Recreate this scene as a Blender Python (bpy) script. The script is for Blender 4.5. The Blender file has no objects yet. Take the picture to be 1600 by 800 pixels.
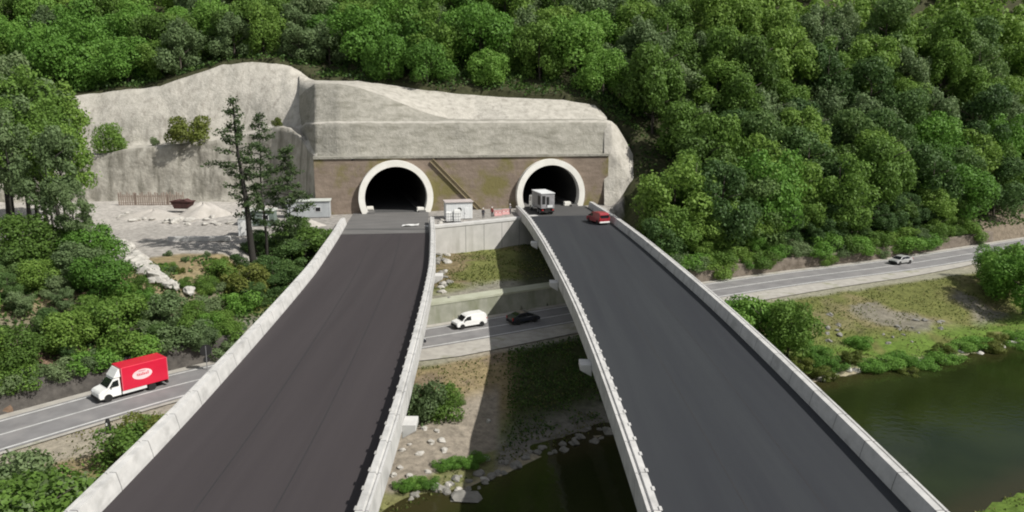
import bpy, bmesh, math, random
import numpy as np
from mathutils import Vector, Matrix

random.seed(7)
rng = np.random.default_rng(11)
R = math.radians
S = bpy.context.scene
COL = S.collection

# ------------------------------------------------------------------ camera, sky, sun, exposure
CAM_Z = 21.7
F_PX = 1232.0
PITCH = math.atan(260 / F_PX)
cd = bpy.data.cameras.new('camera')
cd.sensor_width = 36
cd.lens = 36 * F_PX / 1600
cd.clip_start = 0.3
cd.clip_end = 2500
cam = bpy.data.objects.new('camera', cd)
cam.location = (0, 0, CAM_Z)
cam.rotation_euler = (math.pi / 2 - PITCH, 0, 0)
COL.objects.link(cam)
S.camera = cam

SUN_DIR = Vector((0.64, -0.32, 0.74)).normalized()      # towards the sun
SUN_EL = math.asin(SUN_DIR.z)
SUN_ROT = math.atan2(SUN_DIR.x, SUN_DIR.y)
w = bpy.data.worlds.new('World')
S.world = w
w.use_nodes = True
nt = w.node_tree
nt.nodes.clear()
out = nt.nodes.new('ShaderNodeOutputWorld')
bg = nt.nodes.new('ShaderNodeBackground')
sky = nt.nodes.new('ShaderNodeTexSky')
sky.sky_type = 'NISHITA'
sky.sun_disc = False
sky.sun_elevation = SUN_EL
sky.sun_rotation = SUN_ROT
sky.air_density = 1.0
sky.dust_density = 2.0
tc = nt.nodes.new('ShaderNodeTexCoord')
cn = nt.nodes.new('ShaderNodeTexNoise')
cn.inputs['Scale'].default_value = 2.6
cn.inputs['Detail'].default_value = 5
cr = nt.nodes.new('ShaderNodeValToRGB')
cr.color_ramp.elements[0].position = 0.45
cr.color_ramp.elements[1].position = 0.6
mx = nt.nodes.new('ShaderNodeMix')
mx.data_type = 'RGBA'
nt.links.new(tc.outputs['Generated'], cn.inputs['Vector'])
nt.links.new(cn.outputs['Fac'], cr.inputs['Fac'])
nt.links.new(cr.outputs['Color'], mx.inputs['Factor'])
nt.links.new(sky.outputs['Color'], mx.inputs[6])
mx.inputs[7].default_value = (15.0, 15.3, 15.8, 1)
nt.links.new(mx.outputs[2], bg.inputs['Color'])
bg.inputs['Strength'].default_value = 0.05
nt.links.new(bg.outputs['Background'], out.inputs['Surface'])

sl = bpy.data.lights.new('sun', 'SUN')
sl.energy = 4.8
sl.angle = R(0.55)
sl.color = (1.0, 0.965, 0.90)
so = bpy.data.objects.new('sun', sl)
so.rotation_euler = SUN_DIR.to_track_quat('Z', 'Y').to_euler()
so.location = (60, -40, 90)
COL.objects.link(so)

S.view_settings.view_transform = 'Standard'
S.view_settings.look = 'None'
S.view_settings.gamma = 1
S.view_settings.exposure = 0.12
S.view_settings.use_curve_mapping = False
S.cycles.max_bounces = 6
S.cycles.diffuse_bounces = 3
S.cycles.transparent_max_bounces = 4
S.cycles.filter_width = 2.0

# ------------------------------------------------------------------ helpers
def ray(px, py):
    a = (px - 800) / F_PX
    b = (400 - py) / F_PX
    c, s = math.cos(PITCH), math.sin(PITCH)
    return np.array([a, c + b * s, -s + b * c])

def PZ(px, py, z):
    r = ray(px, py)
    t = (z - CAM_Z) / r[2]
    return np.array([r[0] * t, r[1] * t, z])

def PD(px, py, D):
    r = ray(px, py)
    t = D / r[1]
    return np.array([r[0] * t, D, CAM_Z + r[2] * t])

def proj(x, y, z):
    c, s = math.cos(PITCH), math.sin(PITCH)
    zz = z - CAM_Z
    dep = y * c - zz * s
    up = y * s + zz * c
    return 800 + F_PX * x / dep, 400 - F_PX * up / dep, dep

def tag(o, label=None, cat=None, group=None, kind=None):
    if label: o['label'] = label
    if cat: o['category'] = cat
    if group: o['group'] = group
    if kind: o['kind'] = kind
    return o

def link(o, parent=None):
    COL.objects.link(o)
    if parent is not None:
        o.parent = parent
    return o

def empty(name, loc=(0, 0, 0), rz=0.0, label=None, cat=None, group=None, kind=None):
    o = bpy.data.objects.new(name, None)
    o.empty_display_size = 0.3
    o.location = loc
    o.rotation_euler = (0, 0, rz)
    link(o)
    return tag(o, label, cat, group, kind)

def np_mesh(name, V, F, mats, parent=None, smooth=False, midx=None):
    """V (n,3), F (m,k) array with k = 3 or 4"""
    me = bpy.data.meshes.new(name)
    V = np.asarray(V, dtype=np.float32)
    F = np.asarray(F, dtype=np.int32)
    k = F.shape[1]
    me.vertices.add(len(V))
    me.vertices.foreach_set('co', V.ravel())
    me.loops.add(F.size)
    me.loops.foreach_set('vertex_index', F.ravel())
    me.polygons.add(len(F))
    me.polygons.foreach_set('loop_start', np.arange(0, F.size, k, dtype=np.int32))
    if midx is not None:
        me.polygons.foreach_set('material_index', np.asarray(midx, dtype=np.int32))
    me.polygons.foreach_set('use_smooth', np.full(len(F), smooth))
    me.update(calc_edges=True)
    me.validate()
    for m in (mats if isinstance(mats, (list, tuple)) else [mats]):
        me.materials.append(m)
    return link(bpy.data.objects.new(name, me), parent)

class MB:
    def __init__(s):
        s.v = []
        s.f = []
    def add(s, vs, fs):
        b = len(s.v)
        s.v += [tuple(v) for v in vs]
        s.f += [tuple(i + b for i in f) for f in fs]
    def box(s, x0, x1, y0, y1, z0, z1, M=None):
        vs = [(x, y, z) for x in (x0, x1) for y in (y0, y1) for z in (z0, z1)]
        if M is not None:
            vs = [tuple(M @ Vector(v)) for v in vs]
        s.add(vs, [(0, 1, 3, 2), (4, 6, 7, 5), (0, 4, 5, 1), (2, 3, 7, 6), (0, 2, 6, 4), (1, 5, 7, 3)])
    def prism(s, pts, axis, a, b, taper=None):
        """pts 2D polygon; extruded between a and b along axis 'y' (pts = x,z) or 'x' (pts = y,z) or 'z' (pts = x,y)"""
        n = len(pts)
        vs = []
        for t in (a, b):
            for p in pts:
                k = t * (taper(p) if taper else 1)
                vs.append({'y': (p[0], k, p[1]), 'x': (k, p[0], p[1]), 'z': (p[0], p[1], k)}[axis])
        fs = [tuple(range(n)), tuple(range(2 * n - 1, n - 1, -1))]
        for i in range(n):
            j = (i + 1) % n
            fs.append((i, i + n, j + n, j))
        s.add(vs, fs)
    def tube(s, pts, rad, n=8, cap=True):
        pts = [Vector(p) for p in pts]
        rs = rad if isinstance(rad, (list, tuple)) else [rad] * len(pts)
        vs = []
        for i, p in enumerate(pts):
            d = (pts[min(i + 1, len(pts) - 1)] - pts[max(i - 1, 0)])
            if d.length < 1e-6: d = Vector((0, 0, 1))
            q = d.to_track_quat('Z', 'Y')
            for k in range(n):
                a = 2 * math.pi * k / n
                vs.append(p + q @ Vector((math.cos(a) * rs[i], math.sin(a) * rs[i], 0)))
        fs = []
        for i in range(len(pts) - 1):
            for k in range(n):
                a, b = i * n + k, i * n + (k + 1) % n
                fs.append((a, b, b + n, a + n))
        if cap:
            fs.append(tuple(reversed(range(n))))
            fs.append(tuple(range((len(pts) - 1) * n, len(pts) * n)))
        s.add(vs, fs)
    def build(s, name, m, parent=None, bevel=0, smooth=False, seg=2):
        me = bpy.data.meshes.new(name)
        me.from_pydata(s.v, [], s.f)
        bm = bmesh.new()
        bm.from_mesh(me)
        bmesh.ops.recalc_face_normals(bm, faces=bm.faces)
        if bevel > 0:
            bmesh.ops.bevel(bm, geom=[e for e in bm.edges if len(e.link_faces) == 2 and e.calc_face_angle(0) > 0.5],
                            offset=bevel, segments=seg, affect='EDGES', clamp_overlap=True)
        bm.to_mesh(me)
        bm.free()
        if smooth:
            for p in me.polygons: p.use_smooth = True
        me.materials.append(m)
        return link(bpy.data.objects.new(name, me), parent)

def copy_tree(o, parent=None):
    c = o.copy()
    link(c, parent)
    for ch in list(o.children):
        copy_tree(ch, c)
    return c

def vnoise(x, y, sc, seed=0):
    """smooth value noise on arrays"""
    x = np.asarray(x) / sc + seed * 17.3
    y = np.asarray(y) / sc + seed * 9.1
    xi, yi = np.floor(x), np.floor(y)
    fx, fy = x - xi, y - yi
    fx = fx * fx * (3 - 2 * fx)
    fy = fy * fy * (3 - 2 * fy)
    def hsh(a, b):
        v = np.sin(a * 127.1 + b * 311.7 + seed * 74.7) * 43758.5453
        return v - np.floor(v)
    return ((hsh(xi, yi) * (1 - fx) + hsh(xi + 1, yi) * fx) * (1 - fy)
            + (hsh(xi, yi + 1) * (1 - fx) + hsh(xi + 1, yi + 1) * fx) * fy) * 2 - 1

def fbm(x, y, sc, o=3, seed=0):
    r = 0
    a = 1
    for k in range(o):
        r = r + a * vnoise(x, y, sc / 2 ** k, seed + k)
        a *= 0.5
    return r

def sstep(a, b, x):
    t = np.clip((x - a) / (b - a), 0, 1)
    return t * t * (3 - 2 * t)

# ------------------------------------------------------------------ materials
MATS = {}
def mat(name, col, rough=0.8, metal=0.0, col2=None, scale=1.0, bump=0.0, bscale=None, detail=6,
        spec=0.3, stretch=None, lo=0.35, hi=0.65, col3=None, scale3=0.1, lo3=0.45, hi3=0.6, stretch3=None, coat=0.0, coord='Object'):
    m = bpy.data.materials.new(name)
    m.use_nodes = True
    t = m.node_tree
    b = t.nodes['Principled BSDF']
    b.inputs['Roughness'].default_value = rough
    b.inputs['Metallic'].default_value = metal
    b.inputs['Specular IOR Level'].default_value = spec
    b.inputs['Coat Weight'].default_value = coat
    tcn = t.nodes.new('ShaderNodeTexCoord')
    def noise(sc, st):
        n = t.nodes.new('ShaderNodeTexNoise')
        n.inputs['Scale'].default_value = sc
        n.inputs['Detail'].default_value = detail
        n.inputs['Roughness'].default_value = 0.6
        if st:
            mp = t.nodes.new('ShaderNodeMapping')
            mp.inputs['Scale'].default_value = st
            t.links.new(tcn.outputs[coord], mp.inputs['Vector'])
            t.links.new(mp.outputs['Vector'], n.inputs['Vector'])
        else:
            t.links.new(tcn.outputs[coord], n.inputs['Vector'])
        return n
    def mixc(a, b_, n, l, h):
        rp = t.nodes.new('ShaderNodeMapRange')
        rp.inputs['From Min'].default_value = l
        rp.inputs['From Max'].default_value = h
        t.links.new(n.outputs['Fac'], rp.inputs['Value'])
        x = t.nodes.new('ShaderNodeMix')
        x.data_type = 'RGBA'
        t.links.new(rp.outputs['Result'], x.inputs['Factor'])
        for i, c in ((6, a), (7, b_)):
            if isinstance(c, tuple): x.inputs[i].default_value = (*c, 1)
            else: t.links.new(c, x.inputs[i])
        return x.outputs[2]
    if col2 is None:
        col2 = tuple(c * 0.82 for c in col)
    c = mixc(col, col2, noise(scale, stretch), lo, hi)
    if col3 is not None:
        c = mixc(c, col3, noise(scale3, stretch3), lo3, hi3)
    t.links.new(c, b.inputs['Base Color'])
    if bump > 0:
        bn = noise(bscale or scale * 4, None)
        bp = t.nodes.new('ShaderNodeBump')
        bp.inputs['Strength'].default_value = 1.0
        bp.inputs['Distance'].default_value = bump
        t.links.new(bn.outputs['Fac'], bp.inputs['Height'])
        t.links.new(bp.outputs['Normal'], b.inputs['Normal'])
    MATS[name] = m
    return m

def leafmat(name, c_dark, c_mid, c_light, trans=0.36, obj_var=0.62):
    m = bpy.data.materials.new(name)
    m.use_nodes = True
    t = m.node_tree
    t.nodes.clear()
    o = t.nodes.new('ShaderNodeOutputMaterial')
    g = t.nodes.new('ShaderNodeNewGeometry')
    oi = t.nodes.new('ShaderNodeObjectInfo')
    ma = t.nodes.new('ShaderNodeMath')
    ma.operation = 'MULTIPLY'
    ma.inputs[1].default_value = 1 - obj_var
    t.links.new(g.outputs['Random Per Island'], ma.inputs[0])
    mb = t.nodes.new('ShaderNodeMath')
    mb.operation = 'MULTIPLY_ADD'
    mb.inputs[1].default_value = obj_var
    t.links.new(oi.outputs['Random'], mb.inputs[0])
    t.links.new(ma.outputs[0], mb.inputs[2])
    rp = t.nodes.new('ShaderNodeValToRGB')
    e = rp.color_ramp.elements
    e[0].position = 0.1
    e[0].color = (*c_dark, 1)
    e[1].position = 0.9
    e[1].color = (*c_light, 1)
    x = e.new(0.5)
    x.color = (*c_mid, 1)
    t.links.new(mb.outputs[0], rp.inputs['Fac'])
    p = t.nodes.new('ShaderNodeBsdfPrincipled')
    p.inputs['Roughness'].default_value = 0.6
    p.inputs['Specular IOR Level'].default_value = 0.25
    t.links.new(rp.outputs['Color'], p.inputs['Base Color'])
    tr = t.nodes.new('ShaderNodeBsdfTranslucent')
    t.links.new(rp.outputs['Color'], tr.inputs['Color'])
    ms = t.nodes.new('ShaderNodeMixShader')
    ms.inputs[0].default_value = trans
    t.links.new(p.outputs[0], ms.inputs[1])
    t.links.new(tr.outputs[0], ms.inputs[2])
    t.links.new(ms.outputs[0], o.inputs['Surface'])
    MATS[name] = m
    return m

concrete = mat('parapet_concrete', (0.56, 0.55, 0.53), 0.85, col2=(0.46, 0.455, 0.44), scale=0.9, bump=0.01, bscale=6,
               col3=(0.36, 0.355, 0.34), scale3=0.5, lo3=0.56, hi3=0.72, stretch3=(1, 0.25, 4))
def add_lines(m, axis_, period, width, dark):
    t = m.node_tree
    b = t.nodes['Principled BSDF']
    src = b.inputs['Base Color'].links[0].from_socket
    tcn = t.nodes.new('ShaderNodeTexCoord')
    sx = t.nodes.new('ShaderNodeSeparateXYZ')
    t.links.new(tcn.outputs['Object'], sx.inputs[0])
    a = t.nodes.new('ShaderNodeMath'); a.operation = 'PINGPONG'; a.inputs[1].default_value = period / 2
    t.links.new(sx.outputs[axis_], a.inputs[0])
    c = t.nodes.new('ShaderNodeMath'); c.operation = 'LESS_THAN'; c.inputs[1].default_value = width / 2
    t.links.new(a.outputs[0], c.inputs[0])
    k = t.nodes.new('ShaderNodeMath'); k.operation = 'MULTIPLY'; k.inputs[1].default_value = dark
    t.links.new(c.outputs[0], k.inputs[0])
    x = t.nodes.new('ShaderNodeMix'); x.data_type = 'RGBA'
    x.inputs[7].default_value = (0.05, 0.05, 0.05, 1)
    t.links.new(k.outputs[0], x.inputs['Factor'])
    t.links.new(src, x.inputs[6])
    t.links.new(x.outputs[2], b.inputs['Base Color'])
parapet_m = mat('cast_parapet_concrete', (0.56, 0.55, 0.53), 0.85, col2=(0.45, 0.445, 0.43), scale=0.9, bump=0.01, bscale=6,
                col3=(0.34, 0.335, 0.32), scale3=0.6, lo3=0.52, hi3=0.72, stretch3=(1, 0.7, 1))
add_lines(parapet_m, 1, 4.0, 0.07, 0.75)
girder_c = mat('girder_concrete', (0.40, 0.39, 0.37), 0.9, col2=(0.32, 0.315, 0.30), scale=0.6, bump=0.01)
asph_l = mat('asphalt_warm', (0.052, 0.045, 0.047), 0.75, col2=(0.044, 0.038, 0.040), scale=0.35, stretch=(1.4, 0.06, 1), bump=0.006, bscale=30,
             col3=(0.062, 0.054, 0.055), scale3=0.22, lo3=0.58, hi3=0.95, stretch3=(2.6, 0.03, 1), spec=0.25)
asph_r = mat('asphalt_cool', (0.036, 0.039, 0.043), 0.72, col2=(0.029, 0.031, 0.036), scale=0.35, stretch=(1.4, 0.06, 1), bump=0.006, bscale=30,
             col3=(0.046, 0.049, 0.052), scale3=0.22, lo3=0.58, hi3=0.95, stretch3=(2.6, 0.03, 1), spec=0.25)
seam_m = mat('paving_seam_bitumen', (0.034, 0.033, 0.035), 0.7, scale=0.8)
slab_c = mat('approach_slab', (0.155, 0.15, 0.145), 0.85, col2=(0.11, 0.107, 0.103), scale=0.5, stretch=(0.4, 2.0, 1), bump=0.01)
slab_d = mat('approach_asphalt', (0.085, 0.084, 0.083), 0.85, col2=(0.07, 0.069, 0.068), scale=0.5, stretch=(0.4, 2.0, 1), bump=0.01)
road_a = mat('old_asphalt', (0.22, 0.215, 0.215), 0.85, col2=(0.175, 0.17, 0.17), scale=0.5, bump=0.006, bscale=20,
             col3=(0.25, 0.24, 0.235), scale3=0.3, lo3=0.5, hi3=0.7)
paint = mat('road_paint', (0.62, 0.62, 0.60), 0.7, col2=(0.40, 0.40, 0.39), scale=1.2, detail=8, lo=0.4, hi=0.7)
gravel_sh = mat('shoulder_gravel', (0.42, 0.40, 0.36), 0.95, col2=(0.33, 0.31, 0.28), scale=1.0, bump=0.03, bscale=8,
                col3=(0.26, 0.26, 0.18), scale3=0.25, lo3=0.55, hi3=0.7)
shot = mat('shotcrete', (0.47, 0.445, 0.395), 0.95, col2=(0.38, 0.36, 0.315), scale=0.7, bump=0.18, bscale=2.2, detail=12, lo=0.40, hi=0.62,
           col3=(0.29, 0.27, 0.235), scale3=0.8, lo3=0.50, hi3=0.70, stretch3=(1.0, 1.0, 0.14))
shot2 = mat('shotcrete_dark_grey', (0.32, 0.305, 0.265), 0.95, col2=(0.24, 0.23, 0.195), scale=0.9, bump=0.2, bscale=2.2, detail=12, lo=0.38, hi=0.62,
            col3=(0.18, 0.172, 0.14), scale3=0.7, lo3=0.50, hi3=0.70, stretch3=(0.35, 0.35, 1.6))
shot3 = mat('shotcrete_lower', (0.42, 0.40, 0.35), 0.95, col2=(0.27, 0.255, 0.22), scale=0.5, bump=0.3, bscale=1.0, detail=12,
            col3=(0.19, 0.18, 0.15), scale3=0.6, lo3=0.48, hi3=0.64, stretch3=(1, 1, 0.14))
brown = mat('portal_masonry', (0.245, 0.195, 0.155), 0.95, col2=(0.175, 0.138, 0.108), scale=0.8, bump=0.12, bscale=1.5, detail=12,
            stretch=(0.5, 0.5, 1.6), col3=(0.165, 0.145, 0.06), scale3=0.13, lo3=0.49, hi3=0.60)
cream = mat('portal_ring_paint', (0.80, 0.785, 0.73), 0.8, col2=(0.72, 0.70, 0.64), scale=0.6)
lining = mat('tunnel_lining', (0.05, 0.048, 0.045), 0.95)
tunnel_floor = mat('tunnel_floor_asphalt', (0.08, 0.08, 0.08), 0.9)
abut = mat('abutment_concrete', (0.50, 0.485, 0.46), 0.9, col2=(0.42, 0.41, 0.385), scale=0.5, bump=0.01,
           col3=(0.34, 0.33, 0.30), scale3=0.7, lo3=0.55, hi3=0.75, stretch3=(1, 1, 0.15))
stone_w = mat('stone_wall', (0.11, 0.10, 0.09), 0.95, col2=(0.06, 0.055, 0.05), scale=1.2, bump=0.08, bscale=2.0)
rock_w = mat('rocky_wall', (0.19, 0.16, 0.13), 0.95, col2=(0.11, 0.09, 0.07), scale=0.8, bump=0.12, bscale=1.5)
wallc = mat('mossy_concrete', (0.30, 0.30, 0.25), 0.95, col2=(0.22, 0.225, 0.18), scale=0.6, bump=0.02,
            col3=(0.17, 0.18, 0.12), scale3=0.5, lo3=0.5, hi3=0.7, stretch3=(1, 1, 0.2))
coping = mat('coping_concrete', (0.42, 0.43, 0.34), 0.95, col2=(0.34, 0.35, 0.26), scale=0.5)
bark = mat('bark', (0.10, 0.085, 0.07), 0.95, col2=(0.06, 0.05, 0.042), scale=3, bump=0.03)
bark_d = mat('dark_bark', (0.035, 0.032, 0.028), 0.95, scale=3, bump=0.03)
white_p = mat('white_paint', (0.80, 0.80, 0.78), 0.35, col2=(0.74, 0.74, 0.72), scale=0.8, spec=0.5, coat=0.3)
red_p = mat('red_paint', (0.62, 0.012, 0.045), 0.4, col2=(0.56, 0.010, 0.040), scale=0.6, spec=0.5, coat=0.3)
dred_p = mat('dark_red_paint', (0.30, 0.02, 0.03), 0.4, scale=0.8, spec=0.5, coat=0.3)
dark_p = mat('black_blue_paint', (0.016, 0.02, 0.03), 0.3, spec=0.5, coat=0.4)
silver_p = mat('silver_paint', (0.50, 0.50, 0.49), 0.35, metal=0.3, coat=0.3)
glass = mat('dark_glass', (0.012, 0.014, 0.017), 0.12, spec=0.6)
tyre = mat('tyre_rubber', (0.018, 0.018, 0.018), 0.85)
rim_m = mat('rim_metal', (0.35, 0.35, 0.36), 0.4, metal=0.7)
plastic = mat('black_plastic', (0.022, 0.022, 0.022), 0.6)
lampg = mat('headlight_glass', (0.55, 0.56, 0.58), 0.15, spec=0.6)
tail = mat('tail_light_red', (0.45, 0.02, 0.02), 0.3)
steel = mat('grey_steel', (0.30, 0.30, 0.31), 0.5, metal=0.4)
rust = mat('rust', (0.10, 0.045, 0.04), 0.9, col2=(0.055, 0.03, 0.028), scale=1.5)
wood = mat('weathered_wood', (0.33, 0.27, 0.225), 0.95, col2=(0.20, 0.155, 0.13), scale=2, stretch=(3, 3, 0.4))
white_s = mat('white_sheet_metal', (0.70, 0.71, 0.71), 0.5, col2=(0.62, 0.63, 0.63), scale=0.7)
grey_s = mat('grey_sheet_metal', (0.44, 0.46, 0.47), 0.5, col2=(0.36, 0.38, 0.39), scale=0.7)
pale_roof = mat('pale_roof_felt', (0.52, 0.54, 0.50), 0.8, col2=(0.42, 0.44, 0.41), scale=0.8)
teal = mat('teal_grey_sheet', (0.16, 0.20, 0.18), 0.6, scale=0.7)
boulder = mat('pale_rock', (0.50, 0.48, 0.44), 0.95, col2=(0.34, 0.325, 0.295), scale=1.6, bump=0.06, bscale=3)
boulder_g = mat('grey_rock', (0.27, 0.26, 0.235), 0.95, col2=(0.17, 0.165, 0.15), scale=1.6, bump=0.06, bscale=3)
skin = mat('skin', (0.45, 0.28, 0.2), 0.6)
cloth_d = mat('dark_workwear', (0.03, 0.03, 0.04), 0.9)
cloth_r = mat('dull_red_jacket', (0.28, 0.05, 0.05), 0.9)
cloth_g = mat('grey_workwear', (0.15, 0.15, 0.16), 0.9)
gravel_heap_m = mat('pale_gravel', (0.46, 0.43, 0.395), 0.95, col2=(0.38, 0.355, 0.32), scale=0.8, bump=0.05, bscale=5)

leaf_f1 = leafmat('forest_leaves', (0.072, 0.126, 0.027), (0.130, 0.232, 0.041), (0.203, 0.314, 0.060))
leaf_f2 = leafmat('bright_leaves', (0.081, 0.172, 0.031), (0.130, 0.272, 0.042), (0.190, 0.329, 0.063))
leaf_f3 = leafmat('dark_leaves', (0.051, 0.099, 0.031), (0.090, 0.164, 0.047), (0.150, 0.232, 0.069))
leaf_f4 = leafmat('greyish_leaves', (0.100, 0.150, 0.064), (0.148, 0.218, 0.088), (0.210, 0.275, 0.128))
leaf_y = leafmat('yellowish_leaves', (0.080, 0.110, 0.020), (0.130, 0.165, 0.030), (0.180, 0.200, 0.050))
leaf_p = leafmat('pine_needles', (0.048, 0.082, 0.032), (0.075, 0.119, 0.044), (0.109, 0.161, 0.060), obj_var=0.2)
grass_m = leafmat('grass_blades', (0.055, 0.085, 0.018), (0.115, 0.145, 0.035), (0.20, 0.19, 0.075), obj_var=0.0)
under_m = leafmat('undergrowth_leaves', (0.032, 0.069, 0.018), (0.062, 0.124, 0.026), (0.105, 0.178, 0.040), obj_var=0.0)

# ------------------------------------------------------------------ plan curves
def chaikin(p, n=3):
    p = np.asarray(p, float)
    for _ in range(n):
        q = [p[0]]
        for a, b in zip(p[:-1], p[1:]):
            q += [a * 0.75 + b * 0.25, a * 0.25 + b * 0.75]
        q.append(p[-1])
        p = np.array(q)
    return p

def resample(p, ds):
    d = np.r_[0, np.cumsum(np.hypot(*np.diff(p, axis=0).T))]
    s = np.linspace(0, d[-1], int(d[-1] / ds) + 1)
    return np.c_[np.interp(s, d, p[:, 0]), np.interp(s, d, p[:, 1])]

ROAD = resample(chaikin([(-150, -60), (-100, 0), (-70, 36), (-45.5, 65.3), (-33.1, 79.6), (-21.5, 87.5), (-8, 94.6), (9.5, 105), (31.5, 117.4),
                         (48, 125.8), (66.9, 134), (88.2, 145.7), (114, 160), (140, 170), (190, 182), (300, 200)]), 1.0)
SHORE = resample(chaikin([(-150, -150), (-80, -20), (-52, 22), (-26, 44.5), (-6.8, 57.6), (-2, 63), (8, 71.5), (22, 80), (37.5, 87.0), (47, 92.5),
                          (55, 94.0), (69, 101.8), (120, 124), (200, 160), (300, 200)], 2), 1.0)
NEAR = resample(chaikin([(-90, -150), (-30, -40), (0, 14), (20, 42), (31, 53.5), (37, 58), (43, 61), (75, 82), (130, 104), (210, 135), (310, 170)], 2), 1.0)

def pdist(x, y, P):
    """distance and side (+ = left of the direction of travel) to polyline P for flat arrays"""
    x = np.asarray(x, float).ravel()
    y = np.asarray(y, float).ravel()
    best = np.full(x.shape, 1e9)
    side = np.zeros(x.shape)
    T = np.gradient(P, axis=0)
    T /= np.hypot(T[:, 0], T[:, 1])[:, None]
    for c in range(0, len(x), 20000):
        X, Y = x[c:c + 20000, None], y[c:c + 20000, None]
        dx, dy = X - P[None, :, 0], Y - P[None, :, 1]
        d2 = dx * dx + dy * dy
        i = d2.argmin(1)
        r = np.arange(len(i))
        best[c:c + 20000] = np.sqrt(d2[r, i])
        side[c:c + 20000] = T[i, 0] * dy[r, i] - T[i, 1] * dx[r, i]
    return best, side

# portal wall: vertical plane through two ground points
WA = PZ(560, 333, 0.0)
WB = PZ(912, 320, 0.0)
WT = (WB - WA) / np.linalg.norm(WB - WA)            # along the wall (to the right)
WN = np.array([WT[1], -WT[0], 0.0])                 # out of the wall, towards the camera side
def PW(px, py, off=0.0):
    r = ray(px, py)
    c = np.array([0, 0, CAM_Z])
    t = (np.dot(WA + WN * off - c, WN)) / np.dot(r, WN)
    return c + r * t
def wall_y(x):
    return WA[1] + (x - WA[0]) * WT[1] / WT[0]

# natural hill by radial basis functions through points read off the hillside
hp = []
def hp_add(px, py, D): hp.append(tuple(PD(px, py, D)))
TOPS = [(-60, 170, 168), (60, 158, 168), (145, 145, 169), (200, 140, 169), (250, 135, 169), (310, 113, 170), (350, 99, 171), (420, 98, 171), (462, 106, 170),
        (485, 124, 167), (530, 125, 166), (560, 127, 165), (640, 138, 165), (700, 145, 165), (780, 152, 165), (880, 156, 165), (935, 170, 164), (955, 192, 161)]
for p in TOPS: hp_add(*p)
for px in (-200, 0, 200, 400, 600, 800): hp_add(px, 20, 206)
for px in (-200, 200, 600): hp.append(tuple(PD(px, 0, 300) * [1, 1, 0] + [0, 0, 150]))
for px, py, D in ((990, 235, 156), (1005, 300, 148), (1000, 330, 141), (1100, 250, 158), (1300, 200, 172), (1500, 170, 182), (1100, 60, 192), (1300, 30, 204), (1500, 10, 214), (1700, 0, 224)):
    hp_add(px, py, D)
rt = np.gradient(ROAD, axis=0)
rt /= np.hypot(rt[:, 0], rt[:, 1])[:, None]
rn = np.c_[-rt[:, 1], rt[:, 0]]
for i in range(0, len(ROAD), 14):
    for d, z in ((6, -5.9), (13, -2.0), (60, 27.0), (95, 52.0), (160, 98.0)):
        x, y = ROAD[i] + rn[i] * d
        if x > 24 or (x < -75 and d < 100):
            if x < -75: z = {6: -5.9, 13: -2, 60: 14, 95: 30, 160: 98}[d]
            hp.append((x, y, z))
hp += [(-150, 150, 22), (-150, 110, 14), (-150, 180, 40), (-80, 95, 1.0), (-60, 105, 1.0), (-250, 150, 60), (-250, 330, 180), (0, 420, 250), (250, 420, 105), (320, 300, 70), (200, 300, 78), (-120, 60, 4)]
hp = np.array(hp)
keep = []
for i, p in enumerate(hp):
    if all(np.hypot(*(p[:2] - hp[j, :2])) > 4 for j in keep): keep.append(i)
hp = hp[keep]
n = len(hp)
Dm = np.hypot(hp[:, None, 0] - hp[None, :, 0], hp[:, None, 1] - hp[None, :, 1])
A = np.zeros((n + 3, n + 3))
A[:n, :n] = Dm
A[:n, n] = 1
A[:n, n + 1:] = hp[:, :2]
A[n:, :n] = A[:n, n:].T
W = np.linalg.solve(A, np.r_[hp[:, 2], 0, 0, 0])
def hill(x, y):
    x = np.asarray(x, float).ravel()
    y = np.asarray(y, float).ravel()
    o = np.empty(len(x))
    for c in range(0, len(x), 20000):
        X, Y = x[c:c + 20000], y[c:c + 20000]
        o[c:c + 20000] = np.hypot(X[:, None] - hp[None, :, 0], Y[:, None] - hp[None, :, 1]) @ W[:n] + W[n] + X * W[n + 1] + Y * W[n + 2]
    return o

tp = np.array([PD(*p) for p in TOPS])
def top_y(x): return np.interp(x, tp[:, 0], tp[:, 1])
def abut_y(x): return np.where(np.asarray(x) < -17, 119.5, 128.2 + (x + 11) * (137.5 - 128.2) / 15.0)

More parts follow.
